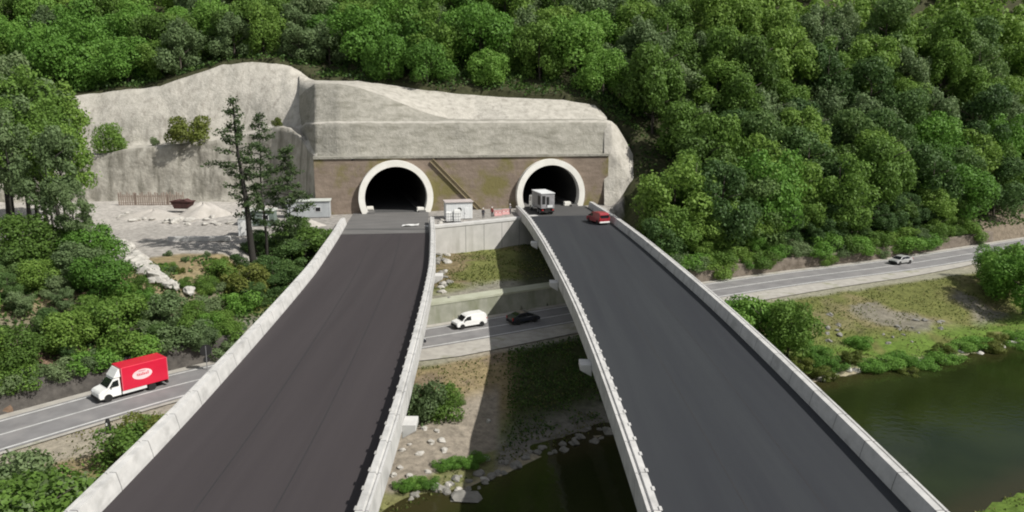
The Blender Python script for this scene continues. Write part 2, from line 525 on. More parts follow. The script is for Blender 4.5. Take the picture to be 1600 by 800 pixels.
def terrain(x, y, full=False):
    sh = np.shape(x)
    x = np.asarray(x, float).ravel()
    y = np.asarray(y, float).ravel()
    dr, sr = pdist(x, y, ROAD)
    ds, ss = pdist(x, y, SHORE)
    dn, sn = pdist(x, y, NEAR)
    far = sr > 0
    v = np.clip(dr - 6.0, 0, None)
    # far side natural
    zf = hill(x, y) + fbm(x, y, 14, 3, 3) * 0.8 * sstep(4, 20, v)
    step = -8.45 + sstep(5.5, 6.2, dr) * 2.5
    zf = np.minimum(zf, step + v * 1.6) * 1.0
    zf = np.maximum(zf, step)
    # the cut: yard on the left, terrace in the middle, platform at the portals
    yard = -5.95 + 5.6 * sstep(0, 15, v) + 0.5 * sstep(20, 50, v) + fbm(x, y, 5, 3, 5) * 0.12
    terr = -5.9 + 0.9 * sstep(0, 26, v) + fbm(x, y, 4, 3, 6) * 0.15
    plat = np.full_like(x, -0.12)
    mid = np.where(y > abut_y(x) + 0.6, plat, terr)
    k = sstep(-40.5, -32, x + 1.5 * vnoise(x, y, 6, 3))
    cut = yard * (1 - k) + mid * k
    kk = sstep(-48, -40, x) * sstep(118, 121, y)
    cut = np.where(x < -17, cut * (1 - kk) + plat * kk, cut)
    cut = np.maximum(cut, step * 1.0)
    inside = (x > -104) & (x < 20.5) & (y < top_y(x) + 0.8)
    lb = sstep(-118, -100, x) * (1 - sstep(19.0, 25.0, x))
    zc = np.where(y < top_y(x) + 0.8, cut * lb + zf * (1 - lb), zf)
    zc = np.minimum(zc, np.where(y < top_y(x) + 0.8, 1e9, zf))
    z = np.where(far, np.where(lb > 0, zc, zf), 0)
    z = np.where(far & (dr < 5.5), -8.45, z)
    # near side bank, river bed, opposite bank
    t = np.clip((dr - 8.0), 0, None)
    tt = t / (t + ds + 1e-6)
    bank = -8.45 - 3.05 * sstep(0.05, 1.0, tt) ** 0.9 + fbm(x, y, 5, 3, 1) * 0.28 * sstep(0, 0.3, tt) * sstep(0, 3, ds)
    inriver = (ss < 0) & (sn > 0)
    bed = -11.5 - np.minimum(3.0, 0.28 * np.minimum(ds, dn)) - 0.02
    nb = -11.5 + 4.5 * sstep(0, 18, dn) + fbm(x, y, 6, 3, 2) * 0.25 * sstep(0, 4, dn)
    z = np.where(~far, np.where(ss > 0, bank, np.where(inriver, bed, nb)), z)
    z = np.where(sn <= 0, nb, z)
    if full:
        return z.reshape(sh), dr, sr, ds, ss, dn, sn, v, inside
    return z.reshape(sh)

def axis(a, b, fine0, fine1, f, g=1.09):
    p = list(np.arange(fine0, fine1, f))
    s = f
    x = p[-1]
    while x < b:
        s = min(s * g, 12)
        x += s
        p.append(x)
    s = f
    x = p[0]
    q = []
    while x > a:
        s = min(s * g, 12)
        x -= s
        q.append(x)
    return np.array(q[::-1] + p)

gx = axis(-420, 520, -76, 105, 0.75)
gy = axis(-260, 560, 42, 178, 0.75)
GX, GY = np.meshgrid(gx, gy)
Z, dr, sr, ds, ss, dn, sn, v, inside = terrain(GX, GY, True)
x_, y_, z_ = GX.ravel(), GY.ravel(), Z.ravel()
nx, ny = len(gx), len(gy)
ii = np.arange(nx * ny).reshape(ny, nx)
F = np.stack([ii[:-1, :-1], ii[:-1, 1:], ii[1:, 1:], ii[1:, :-1]], -1).reshape(-1, 4)
# open the hill where the two tunnels run
LC = PW(619, 330)[:2]
RC = PW(858.5, 322)[:2]
fc = (np.c_[x_, y_][F]).mean(1)
keepf = np.ones(len(F), bool)
for C0 in (LC, RC):
    d = fc - C0
    along = -(d[:, 0] * WN[0] + d[:, 1] * WN[1])
    across = d[:, 0] * WT[0] + d[:, 1] * WT[1]
    keepf &= ~((np.abs(across) < 7.4) & (along > 1) & (along < 60) & (z_[F].max(1) - z_[F].min(1) > 4))
Fd = F[~keepf]
uq, inv = np.unique(Fd.ravel(), return_inverse=True)
lift = np.c_[x_[uq], y_[uq], np.where(z_[uq] < 13.0, 13.0, z_[uq])]
Fd2 = (inv + len(x_)).reshape(-1, 4)
ground = np_mesh('ground', np.r_[np.c_[x_, y_, z_], lift], np.r_[F[keepf], Fd2], [], smooth=True)
tag(ground, kind='structure')

# soil, grass and gravel zones (plus the right viaduct's shade, painted in darker)
def zone_cols():
    n1 = fbm(x_, y_, 9, 4, 21)
    n2 = fbm(x_, y_, 3.5, 3, 22)
    soil = np.array([0.150, 0.118, 0.080])
    forest = np.array([0.050, 0.052, 0.026])
    grass = np.array([0.125, 0.135, 0.042])
    dry = np.array([0.225, 0.180, 0.100])
    bright = np.array([0.105, 0.165, 0.030])
    grav = np.array([0.335, 0.315, 0.290])
    rock = np.array([0.25, 0.235, 0.205])
    mudc = np.array([0.33, 0.29, 0.205])
    C = np.tile(forest, (len(x_), 1))
    def mixin(c, k):
        nonlocal C
        k = np.clip(k, 0, 1)[:, None]
        C = C * (1 - k) + np.asarray(c) * k
    farside = sr > 0
    # bank between road and river
    nearb = (~farside) & (ss > 0)
    base = nearb | (sn <= 0)
    C[base] = grass
    mixin(dry, base * sstep(-0.1, 0.6, n1 + 0.2 * n2 + 0.35 * (x_ < 20) - 0.25 * (x_ > 25)) * np.where(x_ > 25, 0.6, 1.0))
    mixin(soil * 1.3, base * sstep(0.55, 1.1, n2 + 0.3) * np.where(x_ > 25, 0.4, 1.0))
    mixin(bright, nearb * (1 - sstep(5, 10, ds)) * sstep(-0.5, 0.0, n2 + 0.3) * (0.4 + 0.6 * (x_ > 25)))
    deck_shade = nearb * sstep(-1, 1, x_) * (1 - sstep(21, 24, x_))
    mixin(np.array([0.035, 0.045, 0.018]), deck_shade * 0.9 * (dr > 8))  # dark weed colour that paints in the right deck's shade
    mixin(bright, (sn <= 0) * 1.0)
    mixin(rock * 0.7, 0.75 * nearb * (x_ > 35) * sstep(0.55, 0.95, n1) * sstep(5, 8, ds) * (ds < 17))
    mixin(rock * [1, .93, .86], nearb * (x_ > -17) * (x_ < -1) * (ds > 4.0) * (ds < 15) * (1 - sstep(11, 14, ds)))
    mixin(rock * 0.7, nearb * (x_ >= -1) * (x_ < 18) * (1 - sstep(3, 8, ds)))
    mixin(mudc, nearb * (1 - sstep(0.8, 2.2, ds + n2 * 0.8)))
    mixin(gravel_c, (~farside) * (1 - sstep(8.5, 10.0, dr + n2 * 0.6)) * 0.6)
    # centre terrace
    ter = farside & (x_ > -34) & (x_ < 24) & (y_ < abut_y(x_) + 0.6)
    C[ter] = dry * 0.8
    mixin(grass * 1.1, ter * sstep(-0.2, 0.3, n1 + n2 * 0.4))
    mixin(rock, ter * (1 - sstep(4, 8, v + n2 * 2)) * 0.8)
    mixin(np.array([0.035, 0.045, 0.018]), ter * sstep(0, 2.5, x_) * 0.85)  # terrace colour darkened to deepen the right deck's shade
    # platform
    plt = farside & (x_ > -37) & (x_ < 21) & (y_ >= abut_y(x_) + 0.6) & (y_ < top_y(x_))
    C[plt] = grav * 0.85
    # yard
    yd = farside & (x_ <= -34) & (x_ > -104) & (y_ < top_y(x_)) & ~plt
    C[yd] = np.array([0.16, 0.145, 0.10])
    mixin(dry * 1.05, yd * sstep(7, 13, v + n2 * 3))
    mixin(grav, yd * sstep(19, 24, v + n2 * 2.5))
    mixin(grav * 1.22, yd * sstep(44, 50, v + n2 * 3))
    mixin(soil * 0.8, yd * (1 - sstep(3, 9, v)) * 0.6)
    # foot of the right slope
    mixin(np.array([0.17, 0.14, 0.105]), farside * (x_ > 20) * (1 - sstep(2, 5, v + n2)))
    mixin(np.array([0.17, 0.115, 0.08]), farside * (x_ < -40) * (1 - sstep(3, 6, v + n2 * 2)) * (y_ < 84))
    return C
gravel_c = np.array([0.36, 0.335, 0.29])
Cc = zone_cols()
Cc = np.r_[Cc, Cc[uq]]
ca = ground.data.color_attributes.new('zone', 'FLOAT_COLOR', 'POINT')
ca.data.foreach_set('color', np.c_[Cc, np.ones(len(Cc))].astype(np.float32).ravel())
gm = bpy.data.materials.new('ground_mix')
gm.use_nodes = True
t = gm.node_tree
b = t.nodes['Principled BSDF']
b.inputs['Roughness'].default_value = 0.95
b.inputs['Specular IOR Level'].default_value = 0.15
at = t.nodes.new('ShaderNodeAttribute')
at.attribute_name = 'zone'
tcn = t.nodes.new('ShaderNodeTexCoord')
n1 = t.nodes.new('ShaderNodeTexNoise')
n1.inputs['Scale'].default_value = 1.3
n1.inputs['Detail'].default_value = 9
n1.inputs['Roughness'].default_value = 0.7
mr = t.nodes.new('ShaderNodeMapRange')
mr.inputs['From Min'].default_value = 0.3
mr.inputs['From Max'].default_value = 0.7
mr.inputs['To Min'].default_value = 0.55
mr.inputs['To Max'].default_value = 1.4
vm = t.nodes.new('ShaderNodeVectorMath')
vm.operation = 'SCALE'
t.links.new(tcn.outputs['Object'], n1.inputs['Vector'])
t.links.new(n1.outputs['Fac'], mr.inputs['Value'])
t.links.new(at.outputs['Color'], vm.inputs[0])
t.links.new(mr.outputs['Result'], vm.inputs['Scale'])
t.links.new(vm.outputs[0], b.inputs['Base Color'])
bp = t.nodes.new('ShaderNodeBump')
bp.inputs['Distance'].default_value = 0.12
t.links.new(n1.outputs['Fac'], bp.inputs['Height'])
t.links.new(bp.outputs['Normal'], b.inputs['Normal'])
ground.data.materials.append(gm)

# ------------------------------------------------------------------ river water
wm = bpy.data.materials.new('river_water')
wm.use_nodes = True
t = wm.node_tree
b = t.nodes['Principled BSDF']
b.inputs['Roughness'].default_value = 0.06
b.inputs['IOR'].default_value = 1.33
tcn = t.nodes.new('ShaderNodeTexCoord')
n1 = t.nodes.new('ShaderNodeTexNoise')
n1.inputs['Scale'].default_value = 0.07
n1.inputs['Detail'].default_value = 3
rp = t.nodes.new('ShaderNodeValToRGB')
rp.color_ramp.elements[0].position = 0.4
rp.color_ramp.elements[0].color = (0.014, 0.020, 0.005, 1)
rp.color_ramp.elements[1].position = 0.62
rp.color_ramp.elements[1].color = (0.024, 0.032, 0.009, 1)
t.links.new(tcn.outputs['Object'], n1.inputs['Vector'])
t.links.new(n1.outputs['Fac'], rp.inputs['Fac'])
at = t.nodes.new('ShaderNodeAttribute')
at.attribute_name = 'shallow'
mxs = t.nodes.new('ShaderNodeMix')
mxs.data_type = 'RGBA'
mxs.inputs[7].default_value = (0.034, 0.031, 0.012, 1)
t.links.new(at.outputs['Fac'], mxs.inputs['Factor'])
t.links.new(rp.outputs['Color'], mxs.inputs[6])
t.links.new(mxs.outputs[2], b.inputs['Base Color'])
n2 = t.nodes.new('ShaderNodeTexNoise')
n2.inputs['Scale'].default_value = 1.4
n2.inputs['Detail'].default_value = 4
bp = t.nodes.new('ShaderNodeBump')
bp.inputs['Distance'].default_value = 0.014
t.links.new(tcn.outputs['Object'], n2.inputs['Vector'])
t.links.new(n2.outputs['Fac'], bp.inputs['Height'])
t.links.new(bp.outputs['Normal'], b.inputs['Normal'])
wx = np.arange(-260, 330, 2.0)
wy = np.arange(-220, 240, 2.0)
WX, WY = np.meshgrid(wx, wy)
a1, b1 = pdist(WX, WY, SHORE)
a2, b2 = pdist(WX, WY, NEAR)
ok = ((b1 < 0) | (a1 < 8)) & ((b2 > 0) | (a2 < 8))
idx = np.arange(WX.size).reshape(WX.shape)
WF = np.stack([idx[:-1, :-1], idx[:-1, 1:], idx[1:, 1:], idx[1:, :-1]], -1).reshape(-1, 4)
WF = WF[ok[WF].all(1)]
water = np_mesh('water', np.c_[WX.ravel(), WY.ravel(), np.full(WX.size, -11.5)], WF, wm, smooth=True)
sa = water.data.attributes.new('shallow', 'FLOAT', 'POINT')
dd = np.minimum(np.where(b1 < 0, a1, 0), np.where(b2 > 0, a2, 0))
vals = (1 - sstep(0.2, 3.5, dd)).astype(np.float32)
if len(water.data.vertices) == len(vals):
    sa.data.foreach_set('value', vals)
tag(water, kind='structure')

# ------------------------------------------------------------------ the valley road
def offset_pts(i0, i1, off):
    i = np.arange(i0, i1)
    o = off(ROAD[i, 0]) if callable(off) else off
    return ROAD[i] + rn[i] * np.reshape(o, (-1, 1)) if np.ndim(o) else ROAD[i] + rn[i] * o

def ribbon(name, i0, i1, o0, o1, z, m, kind='structure', parent=None, label=None):
    a = offset_pts(i0, i1, o0)
    c = offset_pts(i0, i1, o1)
    k = len(a)
    V = np.r_[np.c_[a, np.full(k, z)], np.c_[c, np.full(k, z)]]
    j = np.arange(k - 1)
    F = np.c_[j, j + 1, j + 1 + k, j + k]
    o = np_mesh(name, V, F, m, parent)
    me = o.data
    if me.polygons[0].normal.z < 0: me.flip_normals()
    if kind: o['kind'] = kind
    return o
NR = len(ROAD)
def sh_w(x): return -np.interp(x, [-60, -34, -22, -10, 4, 20, 60, 80, 95], [4.3, 4.4, 6.0, 8.2, 7.6, 8.2, 7.0, 5.6, 4.8])
ribbon('road', 0, NR, 3.8, -3.8, -8.30, road_a)
ribbon('road_shoulder', 0, NR, sh_w, -3.8, -8.32, gravel_sh)
ribbon('road_verge', 0, NR, 3.8, 4.95, -8.33, gravel_sh)
pm = []
V, F = [], []
def add_strip(i0, i1, o0, o1):
    a = offset_pts(i0, i1, o0)
    c = offset_pts(i0, i1, o1)
    k = len(a)
    b0 = len(V)
    V.extend(np.c_[a, np.full(k, -8.296)].tolist())
    V.extend(np.c_[c, np.full(k, -8.296)].tolist())
    for j in range(k - 1): F.append((b0 + j, b0 + j + k, b0 + j + 1 + k, b0 + j + 1))
add_strip(0, NR, 3.45, 3.2)
add_strip(0, NR, -3.2, -3.45)
add_strip(0, NR, 0.10, -0.10)
rmk = np_mesh('road_markings', V, F, paint)
if rmk.data.polygons[0].normal.z < 0: rmk.data.flip_normals()
rmk['kind'] = 'structure'

def wall_along(name, i0, i1, off, thick, z0, ztop, m, label, cat, rough=0.0, cop=None):
    root = empty(name, (ROAD[(i0 + i1) // 2, 0], ROAD[(i0 + i1) // 2, 1], z0), 0, label, cat)
    ox, oy = root.location.x, root.location.y
    i = np.arange(i0, i1)
    nz = 6
    V, F = [], []
    prof = [(off, z0 + (ztop - z0) * k / nz) for k in range(nz + 1)] + [(off + thick, ztop), (off + thick, z0)]
    P = len(prof)
    for q, ix in enumerate(i):
        for p, (o, z) in enumerate(prof):
            jj = rough * (random.random() - 0.5)
            bat = 0.12 * (z - z0)
            x, y = ROAD[ix] + rn[ix] * (o + (bat if p <= nz else 0) + jj)
            zz = z + (rough * (random.random() - 0.5) * 0.6 if p >= nz else 0)
            V.append((x - ox, y - oy, zz - z0))
    for q in range(len(i) - 1):
        for p in range(P - 1):
            a = q * P + p
            F.append((a, a + P, a + P + 1, a + 1))
    o = np_mesh('wall', V, F, m, root, smooth=rough > 0)
    if cop:
        cb = MB()
        for q in range(len(i) - 1):
            pts = []
            for ix in (i[q], i[q + 1]):
                for oo in (off + 0.22, off + 0.3 + cop):
                    x, y = ROAD[ix] + rn[ix] * oo
                    pts.append((x - ox, y - oy))
            vs = [(p[0], p[1], ztop - z0 + dz) for dz in (0.0, 0.28) for p in pts]
            cb.add(vs, [(0, 2, 3, 1), (4, 5, 7, 6), (0, 4, 6, 2), (1, 3, 7, 5)])
        cb.build('coping', coping, root)
    return root
ix_of = lambda X: int(np.abs(ROAD[:, 0] - X).argmin())
wall_along('retaining_wall', ix_of(-62), ix_of(-27), 5.0, 1.45, -8.4, -5.9, stone_w, 'dark rough stone wall along the road behind the red box truck', 'retaining wall', 0.18)
wall_along('retaining_wall', ix_of(-26.6), ix_of(26), 5.0, 1.45, -8.4, -5.9, wallc, 'mossy concrete wall with a broad pale coping, behind the white van between the viaducts', 'retaining wall', 0.0, 2.2)
wall_along('retaining_wall', ix_of(26.4), ix_of(100), 5.0, 1.45, -8.4, -6.3, rock_w, 'brown rocky wall at the foot of the wooded slope right of the viaducts', 'retaining wall', 0.3)

# ------------------------------------------------------------------ viaducts
def cl_left(y):
    return np.interp(y, [-200, 20, 40, 50, 66, 80, 94, 116, 131, 145], [-15.8, -14.8, -14.82, -14.95, -15.55, -16.2, -17.0, -19.1, -20.8, -22.2])
def cl_right(y):
    return np.interp(y, [-200, 20, 37, 45, 57, 72, 82, 96, 110, 130, 152], [12.4, 14.3, 14.35, 14.3, 14.15, 13.75, 13.3, 12.5, 11.6, 9.9, 7.0])
def smooth_cl(f):
    ys = np.arange(-60, 156, 1.0)
    xs = f(ys)
    k = np.hanning(21)
    k /= k.sum()
    xp = np.r_[np.linspace(xs[0], xs[0], 10), xs, xs[-1] + (xs[-1] - xs[-2]) * np.arange(1, 11)]
    xs = np.convolve(xp, k, 'valid')
    return lambda y: np.interp(y, ys, xs)
CLL, CLR = smooth_cl(cl_left), smooth_cl(cl_right)

def sweep(name, cl, y0, y1, prof, m, parent, step=1.0, closed=True, smooth=False):
    ys = np.linspace(y0, y1, max(2, int((y1 - y0) / step) + 1))
    P = len(prof)
    V, F = [], []
    for y in ys:
        dx = (cl(y + 0.5) - cl(y - 0.5))
        L = math.hypot(dx, 1)
        nxx, nyy = 1 / L, -dx / L
        for (o, z) in prof:
            V.append((cl(y) + nxx * o, y + nyy * o, z))
    kk = P if closed else P - 1
    for q in range(len(ys) - 1):
        for p in range(kk):
            a, b2 = q * P + p, q * P + (p + 1) % P
            F.append((a, b2, b2 + P, a + P))
    mb = MB()
    fs = [tuple(f) for f in F]
    if closed:
        fs.append(tuple(reversed(range(P))))
        fs.append(tuple(range((len(ys) - 1) * P, len(ys) * P)))
    mb.add(V, fs)
    return mb.build(name, m, parent)

def ptat(cl, y, o, z):
    dx = (cl(y + 0.5) - cl(y - 0.5))
    L = math.hypot(dx, 1)
    return (cl(y) + o / L, y - dx / L * o, z)

def viaduct(label, cl, hw, y_end_struct, y_asph, y_par_l, y_par_r, am, piers, anchor_side, brackets):
    root = empty('viaduct', (0, 0, 0), 0, label, 'viaduct')
    sweep('deck_slab', cl, -55, y_end_struct, [(-hw - 0.55, -0.05), (hw + 0.55, -0.05), (hw + 0.55, -0.32), (3.6, -0.62), (-3.6, -0.62), (-hw - 0.55, -0.32)], girder_c, root)
    sweep('box_girder', cl, -55, y_end_struct - 1.0, [(-3.3, -0.6), (3.3, -0.6), (2.5, -3.3), (-2.5, -3.3)], girder_c, root)
    sweep('carriageway', cl, -55, y_asph, [(-hw - 0.02, 0.0), (hw + 0.02, 0.0), (hw + 0.02, -0.045), (-hw - 0.02, -0.045)], am, root)
    for sgn, ye in ((-1, y_par_l), (1, y_par_r)):
        pr = [(hw, 0.0), (hw + 0.03, 0.25), (hw + 0.20, 0.95), (hw + 0.24, 1.08), (hw + 0.60, 1.10), (hw + 0.64, 0.98), (hw + 0.74, 0.98), (hw + 0.76, 1.05),
              (hw + 0.90, 1.05), (hw + 0.92, -0.55), (hw + 0.55, -0.55), (hw + 0.55, -0.045), (hw, -0.045)]
        sweep('parapet', cl, -55, ye, [(sgn * a, z) for a, z in pr], parapet_m, root)
    for o_ in (-1.9, 2.3):
        sweep('paving_seam', cl, -55, y_asph - 0.3, [(o_ - 0.035, 0.003), (o_ + 0.035, 0.003)], seam_m, root, closed=False)
    # casting blocks along the top of the parapet that faces the gap
    mb0 = MB()
    mb0.box(-0.08, 0.09, -0.20, 0.20, 0, 0.06)
    proto = None
    y = 30.0
    while y < min(y_par_l, y_par_r) - 2:
        p = ptat(cl, y, anchor_side * (hw + 0.24), 1.085)
        if proto is None:
            proto = mb0.build('anchor_block', concrete if anchor_side < 0 else girder_c, root, bevel=0.02, seg=1)
            o = proto
        else:
            o = link(proto.copy(), root)
        o.location = p
        y += 2.05
    for yb in brackets:
        p = ptat(cl, yb, anchor_side * (hw + 0.915), 0)
        mb = MB()
        mb.prism([(0, -0.1), (0.95, -0.1), (0.95, -0.55), (0, -1.1)], 'y', -0.75, 0.75)
        o = mb.build('lamp_bracket', concrete, root, bevel=0.03, seg=1)
        o.location = p
        o.rotation_euler.z = 0 if anchor_side > 0 else math.pi
    for yp in piers:
        x, yy, _ = ptat(cl, yp, 0, 0)
        zg = float(terrain(np.array([x]), np.array([yy]))[0]) - 0.8
        mb = MB()
        mb.prism([(-2.6, -1.0), (-2.2, -1.3), (2.2, -1.3), (2.6, -1.0), (2.6, 1.0), (2.2, 1.3), (-2.2, 1.3), (-2.6, 1.0)], 'z', zg, -3.9)
        o = mb.build('pier', girder_c, root)
        o.location = (x, yy, 0)
        mb = MB()
        mb.box(-3.1, 3.1, -1.5, 1.5, -3.95, -3.32)
        o = mb.build('pier_head', girder_c, root, bevel=0.05, seg=1)
        o.location = (x, yy, 0)
    return root

via_l = viaduct('left viaduct with warm dark asphalt and pale parapets, leading to the empty tunnel', CLL, 6.72, 121.5, 119.6, 129.0, 128.6,
                asph_l, [-35, 10, 57, 99], 1, [49.5, 92])
via_r = viaduct('right viaduct with cool dark asphalt, leading to the tunnel with the lorry', CLR, 6.65, 136.5, 137.0, 143.0, 146.5,
                asph_r, [-35, 12, 60, 90], -1, [61.5, 89.5, 114])
# approach slabs on the ground in front of the portals
def slab(name, cl, y0, y1, hw, m, z=0.0):
    o = sweep(name, cl, y0, y1, [(-hw, z), (hw, z), (hw, z - 0.13), (-hw, z - 0.13)], m, None)
    o['kind'] = 'structure'
    return o
def ring_dir(C0, s):  # point s metres into the tunnel
    return C0 - WN[:2] * s
slab('approach_road', CLL, 119.62, 141.0, 6.7, slab_c, -0.004)
slab('approach_road', CLR, 137.02, 149.0, 6.6, slab_d, -0.004)
# transition stripe and worn patches on the slab
mb = MB(); mb.box(-6.6, 6.6, -0.5, 0.5, 0, 0.003)
o = mb.build('slab_joint', slab_d); o.location = (CLL(123.5), 123.5, 0); o['kind'] = 'structure'

# ------------------------------------------------------------------ portal wall with two openings
def w2(px, py, off=0.0):
    p = PW(px, py, off)
    return float(np.dot(p - WA, WT)), float(p[2])          # wall coordinates: s along, z
sL, _ = w2(619, 330)
sR, _ = w2(858.5, 322)
s0, _ = w2(494, 330)
s1, _ = w2(949, 322)
RO, RI = 6.68, 5.58
ztopL = w2(619, 250)[1]
ztopR = w2(858, 248)[1]
CZL, CZR = ztopL - RO, ztopR - RO
print('wall', s0, s1, sL, sR, ztopL, ztopR, w2(494, 247), w2(949, 243))
WTOPL = w2(494, 248)[1]
WTOPR = w2(949, 243)[1]
def wtop(s): return WTOPL + (WTOPR - WTOPL) * (s - s0) / (s1 - s0)

portal = empty('tunnel_portal_wall', (float(WA[0]), float(WA[1]), 0), math.atan2(WT[1], WT[0]),
               'brown mossy masonry wall holding both tunnel mouths under the grey slope', 'wall')
def arch(sc, cz, r, n=40, zb=-0.3):
    """arch outline from the right foot over the crown to the left foot"""
    a0 = -math.asin(min(1, (cz - zb) / r)) if cz > zb else 0
    a0 = -math.asin((cz - zb) / r)
    return [(sc + r * math.cos(a), cz + r * math.sin(a)) for a in np.linspace(a0, math.pi - a0, n)]
mm = MB()
def mquad(q):
    """q: four (s, z) points; a slab 0.9 m deep"""
    mm.add([(p[0], 0, p[1]) for p in q] + [(p[0], 0.9, p[1]) for p in q], [(0, 1, 2, 3), (7, 6, 5, 4)])
HB = 7.6
for sc_, cz_ in ((sL, CZL), (sR, CZR)):
    ar = arch(sc_, cz_, RO - 0.3, 49)
    for (a0, b0), (a1, b1) in zip(ar[:-1], ar[1:]):
        def outp(a_, b_):
            tt_ = wtop(sc_) - 0.02 - cz_
            dx, dz = a_ - sc_, b_ - cz_
            k_ = min(HB / abs(dx) if abs(dx) > 1e-6 else 1e9, tt_ / dz if dz > 1e-6 else 1e9)
            if dz <= 1e-6: return (sc_ + math.copysign(HB, dx), b_)
            return (sc_ + dx * k_, cz_ + dz * k_)
        mquad([(a0, b0), (a1, b1), outp(a1, b1), outp(a0, b0)])
    for q in (-1, 1):   # corner fillers and reveal
        pass
    tt_ = wtop(sc_) - 0.02
for q0, q1 in ((s0, sL - HB), (sL + HB, sR - HB), (sR + HB, s1)):
    mquad([(q0, -0.3), (q1, -0.3), (q1, wtop(q1)), (q0, wtop(q0))])
for sc_ in (sL, sR):
    mquad([(sc_ - HB, wtop(sc_) - 1.4), (sc_ + HB, wtop(sc_) - 1.4), (sc_ + HB, wtop(sc_) + 0.1), (sc_ - HB, wtop(sc_) + 0.1)]) if False else None
mm.add([(s0, 0, -0.3), (s0, 0.9, -0.3), (s0, 0.9, wtop(s0)), (s0, 0, wtop(s0))], [(0, 1, 2, 3)])
mm.build('masonry', brown, portal)
# horizontal ledge at the wall's top
mb = MB(); mb.box(s0 - 0.1, s1 + 0.1, -0.28, 0.95, -0.1, 0.35)
o = mb.build('cap_ledge', shot2, portal, bevel=0.04, seg=1); o.location.z = min(WTOPL, WTOPR) - 0.15
o.rotation_euler.y = -math.atan2(WTOPR - WTOPL, s1 - s0); o.location.z = WTOPL + (WTOPL - WTOPR) * s0 / (s1 - s0) * 1.0
# slanting drain channel
a = w2(674, 250, 0.1); c = w2(757, 335, 0.1)
d = Vector((c[0] - a[0], 0, c[1] - a[1]))
mb = MB()
L = d.length
for z0_, z1_, y0_, y1_ in ((-0.28, 0.28, -0.06, 0.06), (0.28, 0.42, -0.32, 0.06), (-0.42, -0.28, -0.32, 0.06)):
    mb.box(0, L, y0_ - 0.06, y1_ - 0.05, z0_, z1_)
o = mb.build('drain_channel', mat('channel_concrete', (0.30, 0.25, 0.16), 0.9, scale=1.0), portal)
o.location = (a[0], 0, a[1]); o.rotation_euler.y = math.atan2(-d.z, d.x)

def tunnel(sc, cz, label):
    p = WA + WT * sc
    root = empty('road_tunnel', (float(p[0]), float(p[1]), 0), math.atan2(WT[1], WT[0]), label, 'tunnel')
    n = 56
    o_ = arch(0, cz, RO, n)
    i_ = arch(0, cz, RI, n)
    V, F = [], []
    for y, sets in ((-1.15, 0), (0.6, 0)):
        V += [(s, y, z) for s, z in o_] + [(s, y, z) for s, z in i_]
    for k in range(n - 1):
        F.append((k, k + 1, n + k + 1, n + k))                                  # front face
        F.append((k, 2 * n + k, 2 * n + k + 1, k + 1))                          # outside
        F.append((n + k, n + k + 1, 3 * n + k + 1, 3 * n + k))                  # inside
    F += [(0, n, 3 * n, 2 * n), (n - 1, 3 * n - 1, 4 * n - 1, 2 * n - 1)]
    mb = MB(); mb.add(V, F)
    mb.build('portal_ring', cream, root, smooth=False)
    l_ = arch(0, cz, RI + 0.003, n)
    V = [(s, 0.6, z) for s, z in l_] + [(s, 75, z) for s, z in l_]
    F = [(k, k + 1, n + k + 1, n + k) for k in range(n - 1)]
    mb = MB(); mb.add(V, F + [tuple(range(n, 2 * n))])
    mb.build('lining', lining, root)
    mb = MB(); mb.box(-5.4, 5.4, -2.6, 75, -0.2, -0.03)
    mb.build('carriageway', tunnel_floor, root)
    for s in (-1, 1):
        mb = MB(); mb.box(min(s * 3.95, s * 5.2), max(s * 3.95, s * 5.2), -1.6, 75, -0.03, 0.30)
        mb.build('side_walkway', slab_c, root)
    return root
tun_l = tunnel(sL, CZL, 'left tunnel mouth, empty and black inside a broad cream ring')
tun_r = tunnel(sR, CZR, 'right tunnel mouth in a cream ring with a grey lorry standing at it')

# ------------------------------------------------------------------ shotcrete slopes
def loft(name, cols, m, label, cat, sub=14, rsub=10, amp=0.35, seed=0, mids=None):
    """cols: list of (px, [(py, D), ...])"""
    px = np.array([c[0] for c in cols], float)
    rows = np.array([c[1] for c in cols], float)              # C, R, 2
    C, Rr, _ = rows.shape
    tc_ = np.linspace(0, C - 1, (C - 1) * sub + 1)
    tr_ = np.linspace(0, Rr - 1, (Rr - 1) * rsub + 1)
    PX = np.interp(tc_, np.arange(C), px)
    RW = np.stack([np.stack([np.interp(tc_, np.arange(C), rows[:, r, k]) for r in range(Rr)], 1) for k in (0, 1)], -1)
    V = []
    for i in range(len(tc_)):
        base = np.array([PD(PX[i], RW[i, r, 0], RW[i, r, 1]) for r in range(Rr)])
        for tt in tr_:
            q = [np.interp(tt, np.arange(Rr), base[:, k]) for k in range(3)]
            V.append(q)
    V = np.array(V)
    nn = fbm(V[:, 0] + V[:, 1] * 0.5, V[:, 2], 5.0, 4, seed) + 0.5 * fbm(V[:, 0], V[:, 2] * 0.35, 2.2, 2, seed + 9)
    V[:, 1] -= nn * amp + 0.10 * vnoise(V[:, 0] * 0.12, V[:, 2], 0.9, seed + 3)
    V[:, 2] += fbm(V[:, 0], V[:, 1], 3.0, 3, seed + 4) * amp * 0.45
    nr = len(tr_)
    F = []
    for i in range(len(tc_) - 1):
        for j in range(nr - 1):
            a = i * nr + j
            F.append((a, a + nr, a + nr + 1, a + 1))
    o0 = V.mean(0); o0[2] = V[:, 2].min()
    mi = None
    if mids is not None:
        mi = [mids[min(j // rsub, len(mids) - 1)] for i in range(len(tc_) - 1) for j in range(nr - 1)]
    o = np_mesh(name, V - o0, F, m, None, smooth=True, midx=mi)
    o.location = o0
    tag(o, label, cat)
    return o

Dw = lambda px, py: float(PW(px, py)[1])
ctr = []
